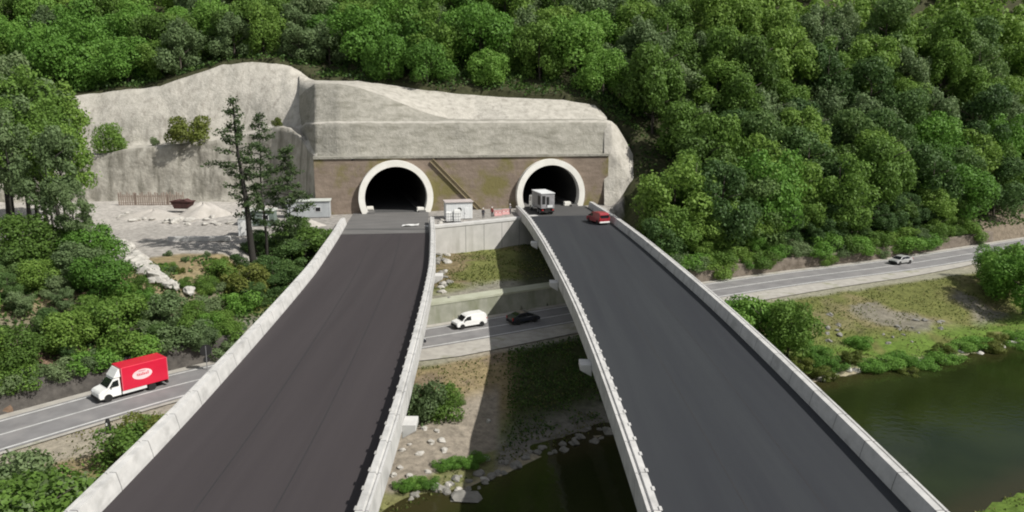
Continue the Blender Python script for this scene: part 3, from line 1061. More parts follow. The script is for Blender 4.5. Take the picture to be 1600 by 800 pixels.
#        px   ledge y  ridge y  top y  offset(fold back at the left end)
for px, yl, yr, yt, fold in ((468, 200, 150, 118, 16), (478, 192, 140, 123, 8), (492, 191, 131, 125, 2.5), (530, 190, 131, 126, 0.5), (560, 190, 136, 127, 0), (600, 190, 150, 132, 0),
                             (650, 190, 171, 139, 0), (700, 190, 185, 145, 0), (745, 190, 187, 149, 0), (790, 190, 187, 152, 0), (880, 189, 186, 156, 0),
                             (930, 189, 186, 165, 0), (948, 190, 188, 183, 0)):
    d0 = Dw(px, 246)
    dt = float(top_y(PD(px, yt, 165)[0])) if px > 480 else 168
    yb = 247 - (px - 494) * 4 / 455
    r0 = (yb + 1, d0 + 0.3 + fold)
    r1 = (yb - 3, d0 + 1.6 + fold)
    r2 = (yl + 2, d0 + 4.2 + fold)
    r3 = (yl - 1, min(d0 + 6.0 + fold, dt - 2))
    f4 = 0.25 if px < 600 else (0.25 + 0.1 * (px - 600) / 150 if px < 750 else 0.15)
    r4 = (yr, r3[1] + (dt - r3[1]) * f4)
    r5 = (yt, dt)
    r6 = (yt + 1.5, dt + 3.5)
    ctr.append((px, [r0, r1, r2, r3, r4, r5, r6]))
loft('rock_slope', ctr, [shot2, shot], 'grey shotcrete slope in two tiers right above the tunnel portal wall', 'rock slope', sub=8, rsub=8, amp=0.2, seed=2,
     mids=[0, 0, 1, 0, 1, 1])  # darker grey on the steep faces, paler on benches and upper slope
lft = []
for px, yb, yl, yu, yt, Db, Dt in ((-90, 322, 262, 258, 172, 152, 168), (60, 318, 252, 248, 158, 153, 168), (140, 316, 243, 239, 147, 154, 169), (200, 313, 234, 230, 140, 154, 169),
                               (250, 312, 228, 224, 135, 154, 169), (305, 311, 222, 218, 116, 154, 170), (350, 310, 217, 213, 101, 154, 171), (395, 310, 209, 205, 98, 154, 171),
                               (432, 311, 198, 196, 99, 152.5, 171), (455, 314, 200, 197, 104, 150, 170.5), (470, 320, 212, 206, 111, 147, 170), (482, 326, 236, 222, 122, 143, 168), (496, 332, 247, 236, 127, 139.3, 166)):
    lft.append((px, [(yb + 8, Db - 1), (yb, Db), (yl + (yb - yl) * 0.5, Db + 1.0), (yl, Db + 2.0), (yu - 1, Db + 9.0 if px < 480 else Db + 4), (yt + (yu - yt) * 0.5, (Db + 9.0 + Dt) / 2 - 1.0), (yt, Dt), (yt + 1.5, Dt + 3.5)]))
loft('rock_slope', lft, [shot3, shot], 'pale beige shotcrete slope with a bushy ledge, left of the tunnels above the gravel yard', 'rock slope', sub=8, rsub=7, amp=0.32, seed=5,
     mids=[0, 0, 0, 1, 1, 1, 1])
rgt = []
for f_, cols in ((0, None),):
    for px, ys in ((944, (326, 290, 246, 200, 186)), (956, (324, 288, 244, 196, 190)), (964, (326, 290, 248, 210, 197)), (974, (328, 296, 262, 230, 214)), (988, (330, 304, 274, 250, 240)), (1001, (334, 318, 300, 288, 282)), (1010, (338, 328, 318, 310, 305))):
        ds_ = [Dw(px, 322) - 1.2 + k for k in (0, 0.9, 2.0, 5.0, 6.5)]
        if px > 950: ds_ = [d - 2.0 * (px - 950) / 50 for d in ds_]
        rgt.append((px, [(y, d) for y, d in zip(ys, ds_)]))
loft('rock_slope', rgt, [shot], 'narrow pale shotcrete flank at the right end of the tunnel wall', 'rock slope', sub=8, rsub=8, amp=0.3, seed=8)

# abutment wall between the viaducts
ab = empty('abutment_wall', (-11, float(abut_y(-11)), -6), 0, 'tall pale concrete abutment wall between the viaducts below the white hut', 'wall')
ang = math.atan2(137.5 - 128.2, 15.0)
ab.rotation_euler.z = ang
Lw = math.hypot(9.3, 15)
mb = MB(); mb.box(-10, Lw + 15.5, -0.5, 0.55, -1.5, 5.55)
mb.build('wall', abut, ab)
mb = MB(); mb.box(-3.6, Lw + 0.4, -0.62, 0.6, 5.553, 6.02)
mb.build('coping', concrete, ab, bevel=0.03, seg=1)
mb = MB()
for k in range(1, 5):
    mb.box(Lw * k / 5 - 0.03, Lw * k / 5 + 0.03, -0.505, -0.499, 0, 5.5)
mb.build('joint', plastic, ab)
# ------------------------------------------------------------------ trees
def leaf_quads(P, N, size, jit=0.7, flat=0.0):
    """P centres, N preferred normals -> quads"""
    n = len(P)
    N = N + rng.normal(0, jit, (n, 3))
    N[:, 2] += flat
    N /= np.linalg.norm(N, axis=1)[:, None] + 1e-9
    A = rng.normal(0, 1, (n, 3))
    T = np.cross(N, A)
    T /= np.linalg.norm(T, axis=1)[:, None] + 1e-9
    B = np.cross(N, T)
    s = size * rng.uniform(0.6, 1.25, (n, 1))
    e = rng.uniform(0.55, 0.95, (n, 1))
    T, B = T * s, B * s * e
    k = N * s * 0.25
    V = np.stack([P - T, P - B * 0.9 + k * 0.4, P + T, P + B * 1.1 - k * 0.4], 1).reshape(-1, 3)
    F = np.arange(4 * n).reshape(n, 4)
    return V, F

def limb_mesh(name, H, crown_z, Rc, m, thick, nl=7, seed=0, parent=None):
    rr = random.Random(seed)
    mb = MB()
    top = H * 0.86
    bend = (rr.uniform(-0.3, 0.3), rr.uniform(-0.3, 0.3))
    pts = [(bend[0] * math.sin(k / 6 * 2.5), bend[1] * math.sin(k / 6 * 3), -0.5 + (top + 0.5) * k / 6) for k in range(7)]
    mb.tube(pts, [thick * (1 - 0.82 * k / 6) * (1.25 if k == 0 else 1) for k in range(7)], 7)
    for k in range(nl):
        a = rr.uniform(0, 6.283)
        z0 = crown_z + (top - crown_z) * rr.uniform(-0.15, 0.8)
        L = Rc * rr.uniform(0.55, 0.9)
        dz = L * rr.uniform(0.3, 0.8)
        p0 = Vector((bend[0] * math.sin(z0 / H * 2.5), bend[1] * math.sin(z0 / H * 3), z0))
        p1 = p0 + Vector((math.cos(a) * L * 0.5, math.sin(a) * L * 0.5, dz * 0.6))
        p2 = p0 + Vector((math.cos(a + 0.2) * L, math.sin(a + 0.2) * L, dz))
        mb.tube([p0, p1, p2], [thick * 0.4, thick * 0.26, thick * 0.1], 5)
    return mb.build(name, m, parent, smooth=True)

def crown_pts(H, cz, Rx, Rz, nlobe, nleaf, lobe_r, rr, open_=0.0):
    """lobed crown: centres on an ellipsoid, leaves on shells of the lobes"""
    C, RL = [], []
    for k in range(nlobe):
        u = rr.uniform(-0.85, 1.0)
        a = k * 2.39996 + rr.uniform(-0.5, 0.5)
        q = math.sqrt(max(0, 1 - u * u))
        f = rr.uniform(0.55, 0.95)
        C.append((math.cos(a) * q * Rx * f, math.sin(a) * q * Rx * f, cz + u * Rz * f))
        RL.append(lobe_r * rr.uniform(0.65, 1.25))
    C = np.array(C); RL = np.array(RL)
    w_ = RL ** 2; w_ /= w_.sum()
    li = rng.choice(nlobe, nleaf, p=w_)
    d = rng.normal(0, 1, (nleaf, 3))
    d[:, 2] = d[:, 2] * 0.95 + 0.35
    d /= np.linalg.norm(d, axis=1)[:, None]
    # bumpy lobe surface
    bum = 1 + 0.22 * np.sin(d[:, 0] * 7 + li * 1.7) * np.sin(d[:, 1] * 8 + li) * np.cos(d[:, 2] * 6 + li * 2.3)
    r = RL[li] * bum * (1 - np.abs(rng.normal(0, 0.16, nleaf)))
    P = C[li] + d * r[:, None] * [1, 1, 1.0]
    return P, d

def broad_proto(name, H, Rc, seed, m, nleaf=4200, nlobe=20, cz=0.60, rz=0.36, lobe=0.40, size=0.24, thick=0.22, bm_=None, nl=7, jit=0.5):
    rr = random.Random(seed)
    root = empty(name)
    P, d = crown_pts(H, H * cz, Rc, H * rz, nlobe, nleaf, Rc * lobe, rr)
    # a few stray sprays outside the outline
    ns = nleaf // 14
    k = rng.integers(0, nleaf, ns)
    P2 = P[k] + d[k] * rng.uniform(0.1, 0.55, (ns, 1)) * Rc * 0.3
    P = np.r_[P, P2]; d = np.r_[d, d[k]]
    P[:, 2] = np.maximum(P[:, 2], 0.1)
    V, F = leaf_quads(P, d, size, jit)
    limb_mesh('trunk', H, H * (cz - rz * 0.7), Rc, bm_ or bark, thick, nl, seed, root)
    np_mesh('crown', V, F, m, root)
    return root

def place(proto, x, y, z, s, rz, label, cat, group=None, sz=None, fresh=False):
    o = proto if fresh else copy_tree(proto)
    o.location = (x, y, z)
    o.rotation_euler = (0, 0, rz)
    o.scale = (s, s, sz or s)
    tag(o, label, cat, group)
    return o

USED = set()
def put(pname, *a, **k):
    p = PROTO[pname]
    fresh = pname not in USED
    USED.add(pname)
    return place(p, *a, fresh=fresh, **k)

PROTO = {
    'b1': broad_proto('broadleaf_tree', 9.5, 3.9, 1, leaf_f1, 8740, 20, size=0.18, cz=.50, rz=.48),
    'b2': broad_proto('broadleaf_tree', 10.5, 3.7, 2, leaf_f1, 9120, 24, size=0.18, cz=.50, rz=.48, lobe=0.36),
    'b3': broad_proto('broadleaf_tree', 9.0, 4.1, 3, leaf_f2, 8740, 18, size=0.18, cz=.50, rz=.48, lobe=0.42),
    'b4': broad_proto('broadleaf_tree', 11.0, 3.8, 4, leaf_f3, 9120, 22, size=0.18, cz=.50, rz=.48, lobe=0.38),
    'b5': broad_proto('broadleaf_tree', 9.5, 3.8, 5, leaf_f4, 7980, 26, size=0.18, cz=.50, rz=.48, lobe=0.32),
    'b6': broad_proto('broadleaf_tree', 8.0, 3.5, 6, leaf_f2, 7980, 16, size=0.18, cz=.50, rz=.48, lobe=0.45),
    'b7': broad_proto('broadleaf_tree', 10.0, 4.2, 7, leaf_f1, 9500, 28, size=0.18, cz=.50, rz=.48, lobe=0.33),
    'o1': broad_proto('slender_tree', 16.0, 3.6, 21, leaf_f4, 8000, 44, cz=.66, rz=.34, lobe=0.24, size=0.16, thick=0.20, bm_=bark_d, nl=12),
    'o2': broad_proto('slender_tree', 15.0, 4.0, 22, leaf_f1, 8000, 44, cz=.68, rz=.31, lobe=0.24, size=0.16, thick=0.22, bm_=bark_d, nl=12),
    's1': broad_proto('shrub', 2.6, 1.9, 31, leaf_f1, 4370, 12, cz=.46, rz=.50, lobe=0.45, size=0.095, thick=0.06, nl=5),
    's2': broad_proto('shrub', 2.4, 1.8, 32, leaf_f4, 3909, 14, cz=.46, rz=.50, lobe=0.40, size=0.095, thick=0.06, nl=5),
    's3': broad_proto('shrub', 2.2, 1.8, 33, leaf_f2, 4140, 12, cz=.46, rz=.50, lobe=0.45, size=0.095, thick=0.06, nl=5),
    's4': broad_proto('shrub', 2.6, 1.7, 34, leaf_y, 4370, 12, cz=.46, rz=.50, lobe=0.42, size=0.095, thick=0.06, nl=5),
}
HT = {'b1': 9.5, 'b2': 10.5, 'b3': 9.0, 'b4': 11.0, 'b5': 9.5, 'b6': 8.0, 'b7': 10.0, 'o1': 16.5, 'o2': 15.5, 's1': 2.6, 's2': 2.4, 's3': 2.2, 's4': 2.6}

def gz(x, y): return float(terrain(np.array([x]), np.array([y]))[0])
def tree_at(pname, px, D, pytop, label, cat='tree', group=None, wide=1.0):
    p = PD(px, pytop, D)
    z = gz(p[0], p[1])
    s = max(0.3, (p[2] - z) / HT[pname])
    return put(pname, p[0], p[1], z - 0.1, s * wide, random.uniform(0, 6.28), label, cat, group, sz=s)

# --- forest on the hillside: jittered grid, only what the picture can show
cand = []
sp = 7.7
jr = random.Random(5)
for iy in range(0, 19):
    for ix in range(-22, 33):
        x = ix * sp + (iy % 2) * sp / 2 + jr.uniform(-2.1, 2.1)
        y = 108 + iy * sp * 0.87 + jr.uniform(-2.1, 2.1)
        cand.append((x, y))
cx = np.array([c[0] for c in cand]); cy = np.array([c[1] for c in cand])
tz, cdr, csr, *_r, cv, _ins = terrain(cx, cy, True)
sel = []
far_sel = []
for i in range(len(cand)):
    x, y, z = cx[i], cy[i], float(tz[i])
    if csr[i] <= 0 or cdr[i] < 8.2: continue
    incut = (-108 < x < 23.5) and (y < top_y(x) + 2.8)
    if incut: continue
    if x <= -70 and y < 130: continue
    if 15 < x < 31 and 133 < y < 158: continue
    qx, qy, dep = proj(x, y, z + 6)
    if -70 < qx < 1670 and qy > -75: sel.append((dep, x, y, z, qx, qy))
    elif -500 < qx < 2100 and dep < 300: far_sel.append((x, y, z))
sel.sort()
print('forest candidates', len(sel))
over = sel[190:]
sel = sel[:190]
for dep, x, y, z, qx, qy in sel:
    if qx < 560 and qy < 200:
        kinds = ['b3', 'b1', 'b6', 'b1', 'b5', 'b3']
        lab, gr = 'leafy green tree in the wood above the pale slope left of the tunnels', 'forest trees above the left slope'
    elif qx < 950:
        kinds = ['b3', 'b6', 'b3', 'b1', 'b7', 'b5']
        lab, gr = 'leafy bright green tree in the wood above the tunnel mouths', 'forest trees above the tunnels'
    elif qy < 200:
        kinds = ['b5', 'b1', 'b2', 'b4', 'b7', 'b2', 'b5']
        lab, gr = 'round crowned tree high on the dense wooded slope right of the tunnels', 'forest trees high on the right slope'
    else:
        kinds = ['b1', 'b4', 'b2', 'b7', 'b3', 'b4']
        lab, gr = 'dense leafy tree low on the wooded slope between the right viaduct and valley road', 'forest trees low on the right slope'
    k = jr.choice(kinds)
    s = jr.uniform(0.95, 1.32)
    if cdr.size and 0: pass
    edge = abs(y - top_y(x)) < 8 and x < 24
    if edge: s *= 0.8
    put(k, x, y, z - 1.2, s * 1.22, jr.uniform(0, 6.28), lab, 'tree', gr, sz=s * jr.uniform(1.05, 1.45))

# --- rest of the wood beyond the picture's edge and over the crest: one mass
def mass(name, pts, m, nleaf, size, Rc=4.0, H=9.0):
    Ps, Ns = [], []
    for (x, y, z) in pts:
        P, d = crown_pts(H, H * 0.55, Rc, H * 0.4, 9, nleaf, Rc * 0.5, jr)
        Ps.append(P + [x, y, z]); Ns.append(d)
    V, F = leaf_quads(np.concatenate(Ps), np.concatenate(Ns), size, 0.5)
    o = np_mesh(name, V, F, m)
    tag(o, 'dense continuous wood closing the hill beyond the nearer trees', 'woodland', kind='stuff')
    return o
extra = far_sel + [(a[1], a[2], a[3]) for a in over]
for iy in range(0, 12):
    for ix in range(-22, 34):
        x = ix * 11 + jr.uniform(-3, 3); y = 232 + iy * 11 + jr.uniform(-3, 3)
        extra.append((x, y, None))
ex = np.array([e[0] for e in extra]); ey = np.array([e[1] for e in extra])
ez = terrain(ex, ey)
mass('woodland', list(zip(ex, ey, ez)), leaf_f1, 520, 0.55)

# --- hand placed trees on the left
for i, (k, px, D, yt, lab) in enumerate([
    ('o1', -10, 100, 118, 'tall slender tree at the left edge with bare trunk below its crown'),
    ('o2', 28, 104, 140, 'tall slender tree second from the left edge, thin dark trunk'),
    ('o1', 62, 97, 165, 'tall open crowned tree with forked crown above the dense left bushes'),
    ('o2', 84, 101, 185, 'tall loose crowned tree before the pale slope, rightmost of the slender left trees'),
    ('o1', 104, 94, 265, 'shorter slender tree leaning out towards the gravel yard'),
]): tree_at(k, px, D, yt, lab, 'tree', 'slender trees at the left edge', wide=0.82)
LT = [
    ('b1', 25, 92, 325, 'broad green tree at the left edge under the slender trees'),
    ('b5', 75, 95, 345, 'greyish green tree at the foot of the slender left trees'),
    ('b3', 135, 96, 345, 'bright green tree beside the start of the pale rock stream'),
    ('b4', 60, 88, 420, 'dark dense tree above the stone wall at the left'),
    ('b3', 120, 88, 430, 'vivid green bushy tree behind the red box truck, left one'),
    ('b5', 100, 84, 480, 'greyish low tree right above the stone wall'),
    ('b3', 180, 87, 470, 'vivid green bushy tree just above the red box truck'),
    ('b4', 20, 83, 500, 'dark low tree at the left edge above the stone wall'),
    ('b1', 225, 90, 485, 'mid green bushy tree right of the red box truck'),
    ('b4', 145, 82, 530, 'dark low tree shading the stone wall behind the truck cab'),
    ('b4', 75, 79, 545, 'dark low tree shading the stone wall at the left'),
    ('s1', 215, 83, 535, 'green shrub over the back of the red box truck'),
    ('b4', 400, 112, 395, 'dark tree beside the foot of the tall pine'),
    ('b4', 440, 110, 375, 'dark dense tree between the pines and the left viaduct parapet'),
    ('b1', 478, 116, 352, 'green tree beside the left viaduct parapet below the grey hut'),
    ('b1', 500, 119, 352, 'small green tree closest to the grey hut by the left viaduct'),
    ('b4', 415, 101, 430, 'dark shaded tree right behind the left viaduct parapet'),
    ('b4', 455, 105, 410, 'dark tree half hidden by the left viaduct parapet'),
    ('b4', 408, 116, 372, 'dark tree rising between the two taller pines'),
    ('b1', 462, 121, 345, 'leafy tree directly in front of the grey hut'),
    ('b4', 430, 118, 362, 'dark leafy tree below the shorter pine'),
    ('b4', 375, 104, 430, 'dark tree at the foot of the tallest pine'),
    ('b4', 385, 97, 455, 'low dark tree at the bottom of the slope by the left viaduct'),
]
for k, px, D, yt, lab in LT: tree_at(k, px, D, yt, lab, wide=1.6 if px > 380 else 1.15)
for k, px, D, yt, lab in [
    ('b4', 5, 88, 385, 'big dark tree at the left edge, highest of the thicket above the stone wall'),
    ('b1', 55, 86, 400, 'big green tree second from the left edge in the thicket above the stone wall'),
    ('b5', 108, 88, 372, 'big greyish tree in the thicket above the stone wall, in front of the slender trees'),
    ('b3', 150, 87, 398, 'big vivid green tree in the thicket up and left of the red truck'),
    ('b1', 190, 87, 440, 'big round green tree in the thicket directly above the red truck'),
    ('b3', 226, 88, 478, 'big vivid green tree at the right end of the thicket above the red truck'),
    ('b4', 80, 80, 478, 'big dark tree low in the thicket near the stone wall'),
    ('b2', 135, 83, 462, 'big green tree in the middle of the thicket above the truck cab'),
    ('b4', 395, 103, 408, 'big dark tree just right of the tallest pine trunk'),
    ('b4', 425, 104, 398, 'big dark tree between the thin pines and the left parapet'),
    ('b4', 398, 97, 448, 'big dark tree lowest against the left parapet under the pines'),
]: tree_at(k, px, D, yt, lab, wide=1.25)
lr = random.Random(3)
for q in range(16):
    f_ = q / 15
    px = -25 + 255 * ((q * 0.618) % 1.0)
    D = 80 + 20 * f_ + lr.uniform(-1.5, 1.5)
    if D > 88 and px > 150: px -= 75
    yt = 545 - 190 * f_ + lr.uniform(-18, 18) + 0.18 * px
    tree_at(lr.choice(['b1', 'b4', 'b3', 'b5', 'b6']), px, D, yt, 'leafy tree in the dense thicket between the left stone wall and the slender trees', 'tree', 'thicket trees above the left stone wall', wide=1.35)
for q, (px, D, yt) in enumerate([(-25, 128, 50), (15, 124, 90), (42, 128, 92), (66, 131, 118), (-5, 114, 140), (38, 117, 140), (-40, 120, 100)]):
    tree_at(['o1', 'o2'][q % 2], px, D, yt, 'large full crowned tree rising behind the slender trees at the left edge', 'tree', 'large trees behind the slender left trees', wide=1.0)
def verge_row(X0, X1, n_, offs, hs, kinds, lab, gr, seed):
    vr = random.Random(seed)
    for q in range(n_):
        X = X0 + (X1 - X0) * (q + vr.uniform(0.1, 0.9)) / n_
        i_ = ix_of(X)
        o_ = vr.uniform(*offs)
        x, y = ROAD[i_] + rn[i_] * o_
        k_ = vr.choice(kinds)
        sc_ = vr.uniform(*hs) / HT[k_]
        put(k_, x, y, gz(x, y) - 0.5, sc_ * 1.25, vr.uniform(0, 6.28), lab, 'tree', gr, sz=sc_)
verge_row(26, 92, 17, (8.0, 10.0), (6.5, 9.0), ['b1', 'b4', 'b2', 'b4'], 'low spreading tree overhanging the rocky wall of the road right of the viaducts', 'trees overhanging the right rocky wall', 4)
verge_row(27, 90, 15, (7.2, 8.4), (3.0, 4.5), ['b1', 'b4', 'b3'], 'small bushy tree on top of the rocky wall right of the viaducts', 'small trees on the right rocky wall', 14)
verge_row(-66, -33, 12, (7.6, 9.6), (5.0, 7.0), ['b1', 'b4', 'b3', 'b5'], 'low bushy tree overhanging the dark stone wall left of the viaducts', 'trees overhanging the left stone wall', 9)
verge_row(-64, -30, 12, (6.9, 7.8), (2.4, 3.4), ['b1', 'b4', 'b5'], 'small bushy tree right on top of the dark stone wall at the left', 'small trees on the left stone wall', 19)
def shrub_row(X0, X1, n_, offs, hs, kinds, lab, gr, seed):
    vr = random.Random(seed)
    for q in range(n_):
        i_ = ix_of(X0 + (X1 - X0) * (q + vr.uniform(0.1, 0.9)) / n_)
        x, y = ROAD[i_] + rn[i_] * vr.uniform(*offs)
        k_ = vr.choice(kinds)
        sc_ = vr.uniform(*hs) / HT[k_]
        put(k_, x, y, gz(x, y) - 0.7, sc_ * 1.35, vr.uniform(0, 6.28), lab, 'shrub', gr, sz=sc_)
shrub_row(27, 96, 46, (5.75, 7.2), (1.6, 3.0), ['s1', 's1', 's3', 's2'], 'shrub spilling over the top of the rocky wall right of the viaducts', 'shrubs on the right rocky wall', 6)
shrub_row(-64, -29, 28, (5.75, 7.2), (1.5, 2.8), ['s1', 's3', 's2'], 'shrub spilling over the top of the dark stone wall at the left', 'shrubs on the left stone wall', 7)
SL = [('s2', 262, 93, 448), ('s1', 290, 94, 432), ('s1', 318, 95, 430), ('s2', 338, 96, 440), ('s1', 300, 90, 470), ('s3', 325, 89, 490), ('s1', 345, 90, 485), ('s2', 275, 88, 490),
      ('s1', 250, 87, 520), ('s3', 300, 87, 515), ('s1', 270, 85, 540), ('s3', 350, 87, 520), ('s4', 290, 84, 550), ('s2', 240, 97, 425), ('s2', 290, 101, 412), ('s4', 345, 101, 402),
      ('s2', 322, 104, 398), ('s2', 262, 104, 400), ('s4', 358, 98, 425), ('s3', 335, 86, 535)]
sr_ = random.Random(12)
SL += [(sr_.choice(['s1', 's2', 's3', 's1', 's4']), px_, d_, 545 - (d_ - 85) * 8.2 - sr_.uniform(5, 30)) for px_, d_ in [(sr_.uniform(250, 375), sr_.uniform(85.5, 99)) for _ in range(26)]]
for k, px, D, yt in SL:
    tree_at(k, px, D, yt, 'low shrub on the weedy slope between the red truck and the gravel yard', 'shrub', 'shrubs on the slope below the gravel yard', wide=1.15)
FG = [('s1', 10, 50, 745), ('s2', 20, 55, 705), 
      ('s1', 195, 60, 668), ('s4', 215, 62, 655), ('s2', -10, 53, 730), ('s1', 60, 48, 775), ('s1', 110, 48, 770), ('s2', 15, 47, 780),
      ('s1', 235, 65, 650)]
for k, px, D, yt in FG:
    tree_at(k, px, D, yt, 'leafy shrub on the verge in the lower left corner', 'shrub', 'shrubs on the verge in the lower left corner', wide=1.1)
for k, px, D, yt, lab in [
    ('b1', 1236, 93, 462, 'large dark green bush right of the viaduct between road and river'),
    ('s3', 1190, 97, 472, 'bright green bush tucked behind the parapet of the right viaduct'),
    ('s3', 1165, 99, 470, 'small bright bush closest to the parapet of the right viaduct'),
    ('s1', 693, 74, 602, 'dense green bush between the viaducts above the pale boulders'),
    ('s2', 655, 73, 598, 'grey green bush beside the left viaduct bracket'),
    ('s1', 715, 76, 615, 'smaller green bush on the right of the dense one between the viaducts'),
    ('b6', 1585, 118, 378, 'leafy green tree at the right edge beside the road'),
    ('b3', 1556, 124, 384, 'bright green tree at the right edge nearest to the road'),
    ('b3', 1612, 112, 395, 'bushy green tree cut by the right edge above the meadow'),
]:
    tree_at(k, px, D, yt, lab, 'bush' if D < 100 else 'tree', wide=1.0 if k != 's1' else 1.1)
RB = [(1250, 560), (1275, 545), (1300, 560), (1330, 550), (1360, 560), (1385, 555), (1290, 575), (1410, 548), (1440, 552), (1470, 538), (1500, 530), (1530, 525), (1560, 518), (1590, 512),
      (1240, 535), (1420, 565), (1345, 530), (1480, 545), (1550, 530), (1595, 525)]
for i, (px, py) in enumerate(RB):
    p = PZ(px, py + 12, -11.0)
    if p[1] > 103: continue
    z = gz(p[0], p[1])
    put('s3' if i % 3 else 's4', p[0], p[1], z - 0.1, 0.8 + 0.3 * (i % 3) / 2, i * 1.3, 'low bright green shrub along the river edge right of the viaducts', 'shrub', 'shrubs along the river edge', sz=0.55)
for px, py in [(690, 722), (712, 718), (735, 716), (650, 748), (672, 746), (745, 708), (630, 752)]:
    p = PZ(px, py + 8, -11.0)
    put('s3', p[0], p[1], gz(p[0], p[1]) - 0.05, 0.5, px * 0.1, 'small bright green clump by the water between the viaducts', 'shrub', 'green clumps by the water between the viaducts', sz=0.35)
for px, py, D, h, k, lab in [(172, 230, 156.5, 5.6, 's1', 'dark green bush on the ledge of the pale slope, leftmost one'),
                             (297, 219, 156.5, 5.6, 's4', 'wide yellow green bush on the ledge of the pale slope'),
                             (432, 197, 154.5, 1.9, 's4', 'tiny yellow green bush on the rounded end of the slope ledge'),
                             (243, 226, 156.5, 1.6, 's2', 'tiny grey bush on the slope ledge between the two big ones')]:
    p = PD(px, py - 1, D + 1.5)
    s = h / HT[k]
    put(k, p[0], p[1], p[2] - 0.22 * h, s * (1.15 if px == 297 else 0.75), px * 0.1, lab, 'bush', sz=s)

# bare sapling on the right verge
def pine(px, D, yt, yc, rad, seed, label, thick, lean=0.0, dens=1.0):
    rr = random.Random(seed)
    top = PD(px, yt, D)
    z0 = gz(top[0], top[1])
    H = top[2] - z0
    cz = PD(px, yc, D)[2] - z0
    root = empty('pine_tree', (top[0], top[1], z0), 0, label, 'tree', 'thin pines by the left viaduct')
    mb = MB()
    pts = [(lean * (1 - k / 8) * -1 + 0.12 * math.sin(k * 1.3 + seed), 0.1 * math.sin(k), -0.5 + (H + 0.5) * k / 8) for k in range(9)]
    mb.tube(pts, [thick * (1 - 0.88 * k / 8) for k in range(9)], 8)
    br = MB()
    P, N = [], []
    nb = int(38 * dens)
    for k in range(nb):
        f = (k + rr.random()) / nb
        z = cz + (H - cz) * f
        L = rad * (0.35 + 0.75 * math.sin(math.pi * min(1, 0.12 + 0.88 * f) ** 0.85)) * (1 - 0.45 * f * f) * rr.uniform(0.35, 1.2)
        a = k * 2.4 + rr.uniform(-0.5, 0.5)
        x0 = float(np.interp(z, [p[2] for p in pts], [p[0] for p in pts]))
        e = Vector((x0 + math.cos(a) * L, math.sin(a) * L, z + rr.uniform(-0.5, 0.9)))
        br.tube([(x0, 0, z), ((x0 + e.x) / 2, e.y / 2, (z + e.z) / 2 + 0.1), e], [0.06, 0.045, 0.02], 4)
        m_ = int(115 * (0.5 + L / rad))
        for q in range(m_):
            t_ = rr.uniform(0.35, 1.08)
            P.append((x0 + (e.x - x0) * t_ + rr.gauss(0, 0.26), e.y * t_ + rr.gauss(0, 0.32), z + (e.z - z) * t_ + rr.gauss(0, 0.22)))
            N.append((0, 0, 1))
    trk = mb.build('trunk', bark_d, root, smooth=True)
    br.build('branches', bark_d, trk)
    V, F = leaf_quads(np.array(P), np.array(N, float), 0.16, 0.8)
    np_mesh('crown', V, F, leaf_p, root)
    return root
pine(362, 106, 158, 330, 3.7, 3, 'tallest thin pine with a thick dark leaning trunk, left of the pine pair', 0.55, lean=-1.6)
pine(402, 109, 178, 360, 3.5, 5, 'thin pine with straight slender trunk, right of the tallest pine', 0.26)
pine(446, 112, 232, 385, 3.3, 8, 'shorter bushier pine in front of the grey hut', 0.2, dens=1.25)

# --- ground cover (grass and weeds nobody could count)
def cover(name, label, cat, region, nc, size, m, up=0.0, stand=0.15):
    x0, x1, y0, y1, fn = region
    x = rng.uniform(x0, x1, nc); y = rng.uniform(y0, y1, nc)
    z, dr_, sr_, ds_, ss_, dn_, sn_, v_, _ = terrain(x, y, True)
    cl = fbm(x, y, 3.0, 3, 41)
    k = fn(x, y, dr_, sr_, ds_, ss_, dn_, sn_, v_) & (cl + rng.normal(0, 0.25, nc) > -0.25)
    qx, qy, dep = proj(x, y, z)
    k &= (qx > -60) & (qx < 1660) & (qy < 860) & (qy > -60)
    x, y, z = x[k], y[k], z[k]
    n = len(x)
    P = np.c_[x, y, z + rng.uniform(0, stand, n)]
    N = np.c_[rng.normal(0, 1, (n, 2)), np.full(n, up)]
    V, F = leaf_quads(P, N, size, 0.3)
    o = np_mesh(name, V, F, m)
    tag(o, label, cat, kind='stuff')
    print(name, n)
    return o
cover('grass', 'patchy green and straw grass on the banks between road and river', 'grass',
      (-75, 100, 44, 140, lambda x, y, a, b, c, d, e, f, g: ((b < 0) & (d > 0) & (c > 1.2) & (a > 9.5 - 5.0 * (x < -20)) & ~((x > -17) & (x < -1) & (c > 3) & (c < 13))) | (f < 0)),
      120000, 0.12, grass_m, up=0.3, stand=0.2)
cover('grass', 'yellow green grass on the terrace below the abutment wall', 'grass',
      (-26, 22, 96, 140, lambda x, y, a, b, c, d, e, f, g: (b > 0) & (g > 5) & (y < abut_y(x) - 1)),
      22000, 0.13, grass_m, up=0.3, stand=0.2)
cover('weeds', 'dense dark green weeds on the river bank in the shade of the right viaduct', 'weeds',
      (-0.5, 24, 66, 112, lambda x, y, a, b, c, d, e, f, g: (b < 0) & (d > 0) & (c > 3.5) & (a > 8.8)), 26000, 0.13, under_m, up=0.5, stand=0.35)  # dark leaf cover, added to deepen the right deck's shadow
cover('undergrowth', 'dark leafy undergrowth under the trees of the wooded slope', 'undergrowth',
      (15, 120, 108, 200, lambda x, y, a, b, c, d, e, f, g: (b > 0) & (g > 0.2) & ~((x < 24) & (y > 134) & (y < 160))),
      60000, 0.30, under_m, up=0.6, stand=0.9)
